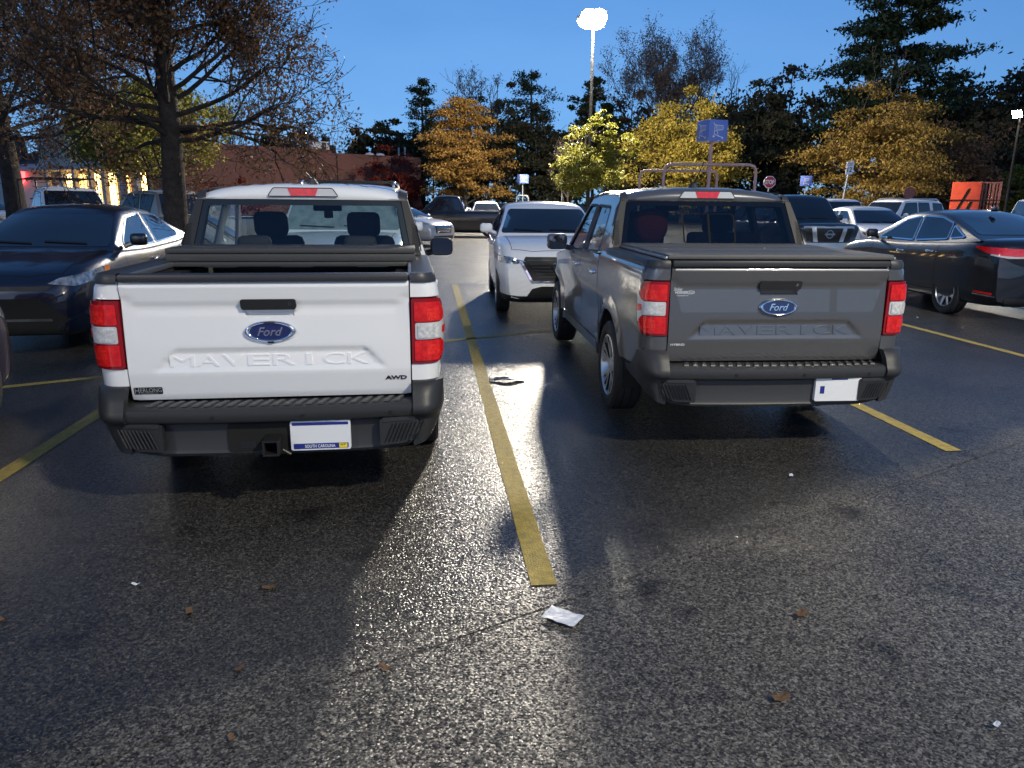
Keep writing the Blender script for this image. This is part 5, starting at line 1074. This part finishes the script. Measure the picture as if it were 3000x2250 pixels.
p = at(2080, 500, 26.5); corral('pale red cart corral hoop with a blue cart sign box on its post', (p[0], p[1], 0), 3.18, 5.0, 2.98, 4.08, .74, M['corral'])
p = at(1531, 560, 60); corral('small distant cart corral with a plain blue sign box', (p[0], p[1], 0), .95, 3.0, 2.2, 3.45, .72, M['steel'])
p = at(2361, 540, 48); t = thing('post_sign', 'small blue sign on a thin post right of the red stop sign', 'sign', (p[0], p[1], 0)); MB().tube([(0, .05, 0), (0, .05, 3.0)], .03, 8).build('post', M['steel'], t); MB().box((0, 0, 3.12), (.72, .05, .62), ch=.01).build('panel', M['signblue'], t); lt = MB(); text(lt, 'P', -.1, 2.98, .1, 3.26, lambda u, v, o: (u, -.03, v)) if False else cart_icon(lt, lambda u, v, o=0.0: (u, -.028-o, 3.12+v), .9); lt.build('symbol', M['signwhite'], t, smooth=0)
def stop_sign(label, loc, r, z, m, name='stop_sign', letters=True, rz=0.0, sq=1.0):
    t = thing(name, label, 'sign', loc, rz); MB().tube([(0, .06, 0), (0, .06, z+r*.8)], .035, 8).build('post', M['steel'], t)
    oc = lambda q: [(q*sq*math.cos(R(22.5+45*i)), q*math.sin(R(22.5+45*i))) for i in range(8)]
    pn = MB().prism(oc(r), lambda u, v, d: (u, -d, z+v), 0, .02).build('panel', M['signwhite'] if letters else m, t, smooth=0)
    if letters:
        MB().prism(oc(r*.92), lambda u, v, d: (u, -d, z+v), .019, .024).build('face', m, pn, smooth=0); lt = MB(); text(lt, 'STOP', -r*.72*sq, -r*.34, r*.72*sq, r*.34, lambda u, v, o: (u, -.028, z+v), bold=.03); lt.build('lettering', M['signwhite'], pn, smooth=0)
    return t
p = at(2254, 540, 42); stop_sign('bright red stop sign behind the grey pickup roof', (p[0], p[1], 0), .345, 2.86, M['signred'])
p = at(1648, 540, 58); stop_sign('faded narrow stop sign among bare shrubs behind the white crossover', (p[0], p[1], 0), .36, 3.15, M['signredf'], rz=R(35), sq=.85)
p = at(2662, 580, 42); stop_sign('brown back of a traffic sign in front of the ochre tree', (p[0], p[1], 0), .34, 2.35, M['rust'], 'road_sign', False)
p = at(2462, 585, 44); t = thing('speed_sign', 'white speed limit sign reading 12 on a leaning post', 'sign', (p[0], p[1], 0)); MB().tube([(0, .05, 0), (.30, .05, 3.4)], .045, 8).build('post', M['steel'], t)
pn = MB().prism(rnd(rect(-.21, 0, .21, .72), .03), lambda u, v, d: (.31+u+.07*v, -d, 3.38+v), 0, .02).build('panel', M['signwhite'], t); sf = lambda u, v, o: (.31+u+.07*v, -.024, 3.38+v)
lt = MB(); text(lt, '12', -.13, .14, .13, .40, sf, bold=.02); text(lt, 'SPEED', -.15, .56, .15, .63, sf); text(lt, 'LIMIT', -.13, .46, .13, .53, sf); lt.build('lettering', M['ink'], pn, smooth=0)
# orange cage trailer far right
p = at(2830, 560, 44); t = thing('orange_container', 'bright orange container with dark slanted openings and a slatted side', 'container', (p[0], p[1], 0), R(-30))
MB().box((0, 0, 1.7), (1.45, 1.6, 2.6), ch=.02).build('panel', M['orangep'], t)
for pts in ([(-.50, 1.2), (.08, 2.62), (.20, 2.66), (.18, 2.5), (-.36, 1.2)], [(-.02, 1.2), (.24, 1.9), (.40, 1.92), (.36, 1.75), (.14, 1.2)]): MB().prism(rnd(pts, .04), lambda u, v, d: (u, -d, v), .80, .815).build('opening', M['gapm'], t)
for k in range(6): MB().box((.80+k*.165, -.6, 1.7), (.07 if k not in (3, 5) else .13, .08, 2.55)).build('slat', M['rust'], t, smooth=0)
for z in (.5, 2.96): MB().box((1.2, -.6, z), (1.0, .1, .07)).build('slat_rail', M['rust'], t, smooth=0)
MB().box((.42, -.83, 2.0), (2.7, .05, .06)).build('cross_rail', M['pole'], t, smooth=0); MB().box((.42, 0, .35), (2.6, 1.6, .12)).build('chassis', M['pole'], t, smooth=0)
for x in (-.4, 1.2): wheel(t, x, -.7, 1, .30, .2, .18)
# trees -------------------------------------------------------------
OAKS = 'bare parking lot oaks'
bare_oak('nearer bare oak with brown dead leaves and a thick trunk', (-8.15, 18.2, 0), 11.5, .30, 3.0, 3.05, 11, 46, 95000, .095, LM['brown'], OAKS)
bare_oak('farther bare oak with brown leaves at the left edge', (-17.2, 26.2, 0), 14, .36, 3.6, 5.0, 5, 42, 66000, .13, LM['brown'], OAKS, minr=.010)
AUT = 'autumn trees around the lot'
p = at(440, 560, 46); leafy('round green and yellow tree behind the nearer bare oak', (p[0], p[1], 0), 4.9, 3.1, 8.2, 36000, .22, LM['green'], 3, AUT, nc=120)
p = at(1363, 560, 70); leafy('orange oak with tiered foliage left of the tall light pole', (p[0], p[1], 0), 4.7, 1.6, 10.9, 30000, .20, LM['orange'], 8, AUT, nc=110, tier=1.0, bare_top=3)
p = at(1722, 560, 42.5); leafy('small lime yellow tree with two pointed tops in front of the tall light pole', (p[0], p[1], 0), 2.1, 1.7, 5.2, 11000, .15, LM['lime'], 21, AUT, nc=50, trunk=.09, peaks=[(.6, 5.5, .9, 1700), (.6, 6.3, .5, 600), (-.7, 4.8, .9, 1300), (1.8, 4.9, .8, 1000)])
p = at(2000, 560, 66); leafy('broad golden yellow tree behind the cart sign', (p[0], p[1], 0), 5.3, 1.0, 10.6, 34000, .21, LM['yellow'], 13, AUT, nc=120)
p = at(2565, 560, 56); leafy('big ochre and brown tree behind the speed limit sign', (p[0], p[1], 0), 5.6, .8, 9.8, 36000, .20, LM['ochre'], 17, AUT, nc=120, tier=.7, bare_top=3)
p = at(2740, 560, 60); leafy('dull brown thicket tree right of the ochre tree', (p[0], p[1], 0), 5.4, .4, 8.6, 12000, .26, LM['brown'], 18, AUT, nc=90)
p = at(2985, 560, 62); leafy('small lit lime green tree by the lamp at the right edge', (p[0], p[1], 0), 2.4, .8, 5.2, 4000, .24, LM['lime'], 19, AUT, nc=40)
p = at(1150, 560, 76); leafy('low dark red bush at the end of the brick building', (p[0], p[1], 0), 3.6, .2, 6.4, 6000, .26, LM['red'], 23, AUT, nc=60, name='red_bush')
p = at(690, 560, 60); leafy('small dark red shrub against the brick wall by the green tree', (p[0], p[1], 0), 3.0, .1, 3.2, 3500, .22, LM['red'], 24, AUT, nc=40, name='red_bush')
def bare_tree(label, p, h, rx, seed, n=3000, ls=.14, m='twig', group='bare trees in the background', limbs=9, r=.2, name='bare_tree', minr=.018):
    rng = np.random.default_rng(seed); t = thing(name, label, 'tree', (p[0], p[1], 0), 0, group); tr = MB(); tr.tube([(0, 0, 0), (.1, 0, h*.35), (0, .1, h*.8)], [r*1.3, r, r*.3], 8); tr.build('trunk', M['barkd'], t, smooth=60); tips = []; 
    for k in range(limbs):
        mb = MB(); z = h*lerp(.22, .72, k/limbs); az = k*2.4; d = np.array([math.cos(az)*.55, math.sin(az)*.55, 1.0]); d /= np.linalg.norm(d); grow(mb, rng, np.array([.05, 0, z]), d, min(rx*1.6, (h-z)*.85), r*.5, 3, tips, up=.22, kids=3, minr=minr, spread=.7); mb.build('limb', M['barkd'], t, smooth=0)
    tips = np.array(tips); i = rng.integers(0, len(tips), n); leaves('crown', tips[i]+rng.normal(size=(n, 3))*.25, rng.uniform(.6, 1.4, n)*ls, LM[m], t, rng, aspect=.4)
p = at(1955, 560, 88); bare_tree('tall hazy bare tree rising behind the golden yellow tree', p, 14.6, 5.6, 31, 26000, .22, 'twig', limbs=18, r=.30, minr=.022)
p = at(2140, 560, 90); leafy('dark brown tree mass sloping down right of the tall bare tree', (p[0], p[1], 0), 7.0, 1.0, 15.0, 14000, .40, LM['dark'], 33, 'dark background trees', nc=100, bare_top=4)
p = at(1380, 560, 92); bare_tree('thin bare tree poking up behind the orange oak', p, 14.0, 3.0, 37, 2500, .25, limbs=8, r=.16, minr=.025)
p = at(690, 560, 100); bare_tree('bare tree above the left end of the brick roof', p, 11.0, 4.0, 38, 1800, .25, limbs=8, r=.16, minr=.025)
p = at(1660, 560, 57); bare_tree('leafless grey shrub spreading beside the faded stop sign', p, 4.6, 2.2, 39, 500, .16, 'twig', limbs=9, r=.07, name='bare_shrub', minr=.016)
PN = 'tall background pines'
p = at(1240, 560, 95); pine('slim dark pine left of the orange oak', p*[1, 1, 0], 16.6, 2.5, 8.0, 41, PN)
p = at(1552, 560, 95); pine('rounded dark pine standing clear right of the orange oak', p*[1, 1, 0], 17.8, 3.3, 8.5, 42, PN, whorls=9)
p = at(1735, 560, 95); leafy('round dark evergreen behind the tall light pole', (p[0], p[1], 0), 3.5, 8.0, 16.4, 5000, .36, LM['needle'], 43, PN, nc=50)
p = at(2575, 560, 76); pine('giant pine towering out of the top of the picture on the right', p*[1, 1, 0], 25.0, 6.2, 7.0, 44, PN, n=20000, lsize=.55, whorls=24)
p = at(1455, 560, 93); leafy('rusty brown tree between the orange oak and the rounded pine', (p[0], p[1], 0), 3.2, 4.0, 15.6, 4500, .36, LM['dark'], 45, 'dark background trees', nc=50)
# dark wooded background: three crowns, copied
protos = []
for s, (rx, z1) in enumerate(((4.6, 11.0), (5.6, 13.5), (4.0, 9.5))):
    protos.append(leafy('dark leafy tree in the shadowy woods at the back of the lot', (0, -400, 0), rx, .3, z1, 6500, .42, LM['dark'], 60+s, 'dark background trees', nc=70, name='dark_tree'))
spots = [(800, 98, 2, 1.15), (900, 104, 0, 1.0), (985, 106, 2, 1.0), (1105, 100, 0, 1.12), (1160, 104, 2, 1.1), (1200, 96, 0, 1.0), (1270, 98, 1, .85), (1330, 100, 0, 1.0), (1430, 90, 0, .9), (1490, 88, 1, .95), (1560, 92, 1, .9), (1610, 84, 2, 1.0), (1660, 96, 0, 1.0), (1720, 90, 1, .85), (1800, 88, 0, 1.0), (1880, 84, 2, 1.0), (2060, 92, 1, .95), (2200, 84, 1, 1.15), (2240, 78, 0, 1.0), (2290, 90, 1, 1.2), (2330, 80, 0, .95), (2420, 92, 1, .95), (2700, 82, 1, 1.20), (2770, 90, 1, 1.25), (2840, 76, 0, 1.1), (2900, 88, 1, 1.10), (2960, 80, 1, 1.22), (3010, 86, 1, 1.3), (3080, 80, 1, 1.3), (2800, 66, 2, .8), (2920, 66, 2, .75), (3060, 68, 2, .95), (560, 108, 2, 1.0), (430, 112, 0, 1.0), (-60, 104, 1, .9), (40, 112, 2, 1.0), (-200, 96, 1, 1.0), (1840, 100, 1, 1.1)]
for i, (sx, d, k, sc) in enumerate(spots):
    o = protos[k] if all(protos[k] is not spots_ for spots_ in [protos[k]]) else None
    o = dup(protos[k]); p = at(sx, 560, d); o.location = (p[0], p[1], 0); o.rotation_euler = (0, 0, i*1.7); o.scale = (sc, sc, sc*(1+.08*math.sin(i*2.1)))
    zone = 0 if sx < 680 else (1 if sx < 1215 else (2 if sx < 1850 else 3))
    o['label'] = ['dark leafy tree far off behind the shops at the left', 'dark leafy tree showing above the brick building roof', 'dark leafy tree in the woods between the orange tree and the golden tree', 'dark leafy tree in the woods behind the ochre tree and the giant pine'][zone]; o['group'] = ['dark trees behind the shops', 'dark trees above the brick roof', 'dark trees in the middle woods', 'dark trees in the right hand woods'][zone]
for o in protos:
    for c_ in list(o.children): bpy.data.objects.remove(c_)
    bpy.data.objects.remove(o)
# kerbed island under the near oak
o = MB().region(rnd(rect(-11.5, 17.0, -6.0, 19.6), .6), lambda u, v, o=0.0: (u, v, .13+o), .6, 0, .13).build('planting_island', M['concrete']); o['kind'] = 'structure'
# litter ------------------------------------------------------------
M['paper'] = mat('wet_paper', (.62, .64, .70), .35, noise=(60, (.45, .48, .56)), bump=(60, .6, .004)); M['wrapper'] = mat('foil_wrapper', (.12, .11, .11), .25, .6, noise=(30, (.30, .26, .20)))
for i_, (nm, label, cat, sx, sy, w, d_, rz, m) in enumerate((('paper_scrap', 'crumpled clear plastic sheet lying past the end of the yellow line', 'litter', 1648, 1812, .15, .095, -.55, 'paper'),)):
    p = at(sx, sy, 1); p = np.array([0, 0, CAM_H])+(p-[0, 0, CAM_H])*(CAM_H/(CAM_H-p[2])); rng = np.random.default_rng(3); rows = [[(lerp(-w/2, w/2, a/8), lerp(-d_/2, d_/2, b_/6), .008+.008*rng.uniform()) for a in range(9)] for b_ in range(7)]
    o = MB().grid(rows).build(nm, M[m]); o.location = (p[0], p[1], 0); o.rotation_euler = (0, 0, rz); tag(o, label, cat)
def gp(sx, sy): p = at(sx, sy, 1); return np.array([0, 0, CAM_H])+(p-[0, 0, CAM_H])*(CAM_H/(CAM_H-p[2]))
p = gp(1486, 1117); rng = np.random.default_rng(9); rows = [[(lerp(-.17, .17, a/9), lerp(-.06, .06, b_/5)+.02*math.sin(a), .012+.035*rng.uniform()*(1-abs(a-4.5)/5.5)) for a in range(10)] for b_ in range(6)]
o = MB().grid(rows).build('foil_wrapper', M['wrapper'], smooth=20); o.location = (p[0], p[1], 0); o.rotation_euler = (0, 0, .1); tag(o, 'crumpled shiny wrapper lying on the asphalt between the pickups', 'litter')
M['deadleaf'] = mat('dead_leaf', (.085, .045, .022), .7, noise=(60, (.13, .075, .035)))
LF = (('small white scrap on the dark asphalt behind the white pickup', 400, 1716, .05, 'paper', 'white_scrap'), ('thin white curl on the asphalt behind the grey pickup', 2318, 1398, .06, 'paper', 'white_scrap'), ('brown curled leaf below the streak of light', 1130, 1962, .075, 'deadleaf', 'dead_leaf'), ('orange leaf low on the right of the foreground', 2285, 2049, .09, 'deadleaf', 'dead_leaf'), ('dim tan leaf in the shadow left of the light', 555, 1798, .07, 'deadleaf', 'dead_leaf'), ('brown leaf sliver behind the hitch of the white pickup', 790, 1725, .08, 'deadleaf', 'dead_leaf'), ('reddish twig-like leaf on the lit right asphalt', 2345, 1803, .09, 'deadleaf', 'dead_leaf'), ('pale stick at the left edge of the picture', 8, 1820, .05, 'deadleaf', 'dead_leaf'), ('small brown leaf in the dark bottom foreground', 700, 1965, .05, 'deadleaf', 'dead_leaf'), ('small leaf at the dark bottom left of centre', 680, 2170, .05, 'deadleaf', 'dead_leaf'), ('pale scrap at the lower right corner', 2915, 2130, .045, 'paper', 'white_scrap'), ('white scrap beside the yellow line near the black saloon', 2690, 932, .09, 'paper', 'white_scrap'))
for i, (lb, sx, sy, s_, m, nm) in enumerate(LF):
    p = gp(sx, sy); q = MB(); n = 8
    q.add([(s_*.5*math.cos(2*math.pi*k/n)*(1 if k % 2 else .75), s_*.24*math.sin(2*math.pi*k/n)*(1 if k % 2 else .8), .006+.012*abs(math.cos(2*math.pi*k/n))) for k in range(n)]+[(0, 0, .004)], [(k, (k+1) % n, n) for k in range(n)])
    o = q.build(nm, M[m], smooth=0); o.location = (p[0], p[1], 0); o.rotation_euler = (0, 0, i*1.3 if i not in (3, 6) else .1*i); tag(o, lb, 'leaf' if nm == 'dead_leaf' else 'litter', 'litter on the asphalt')
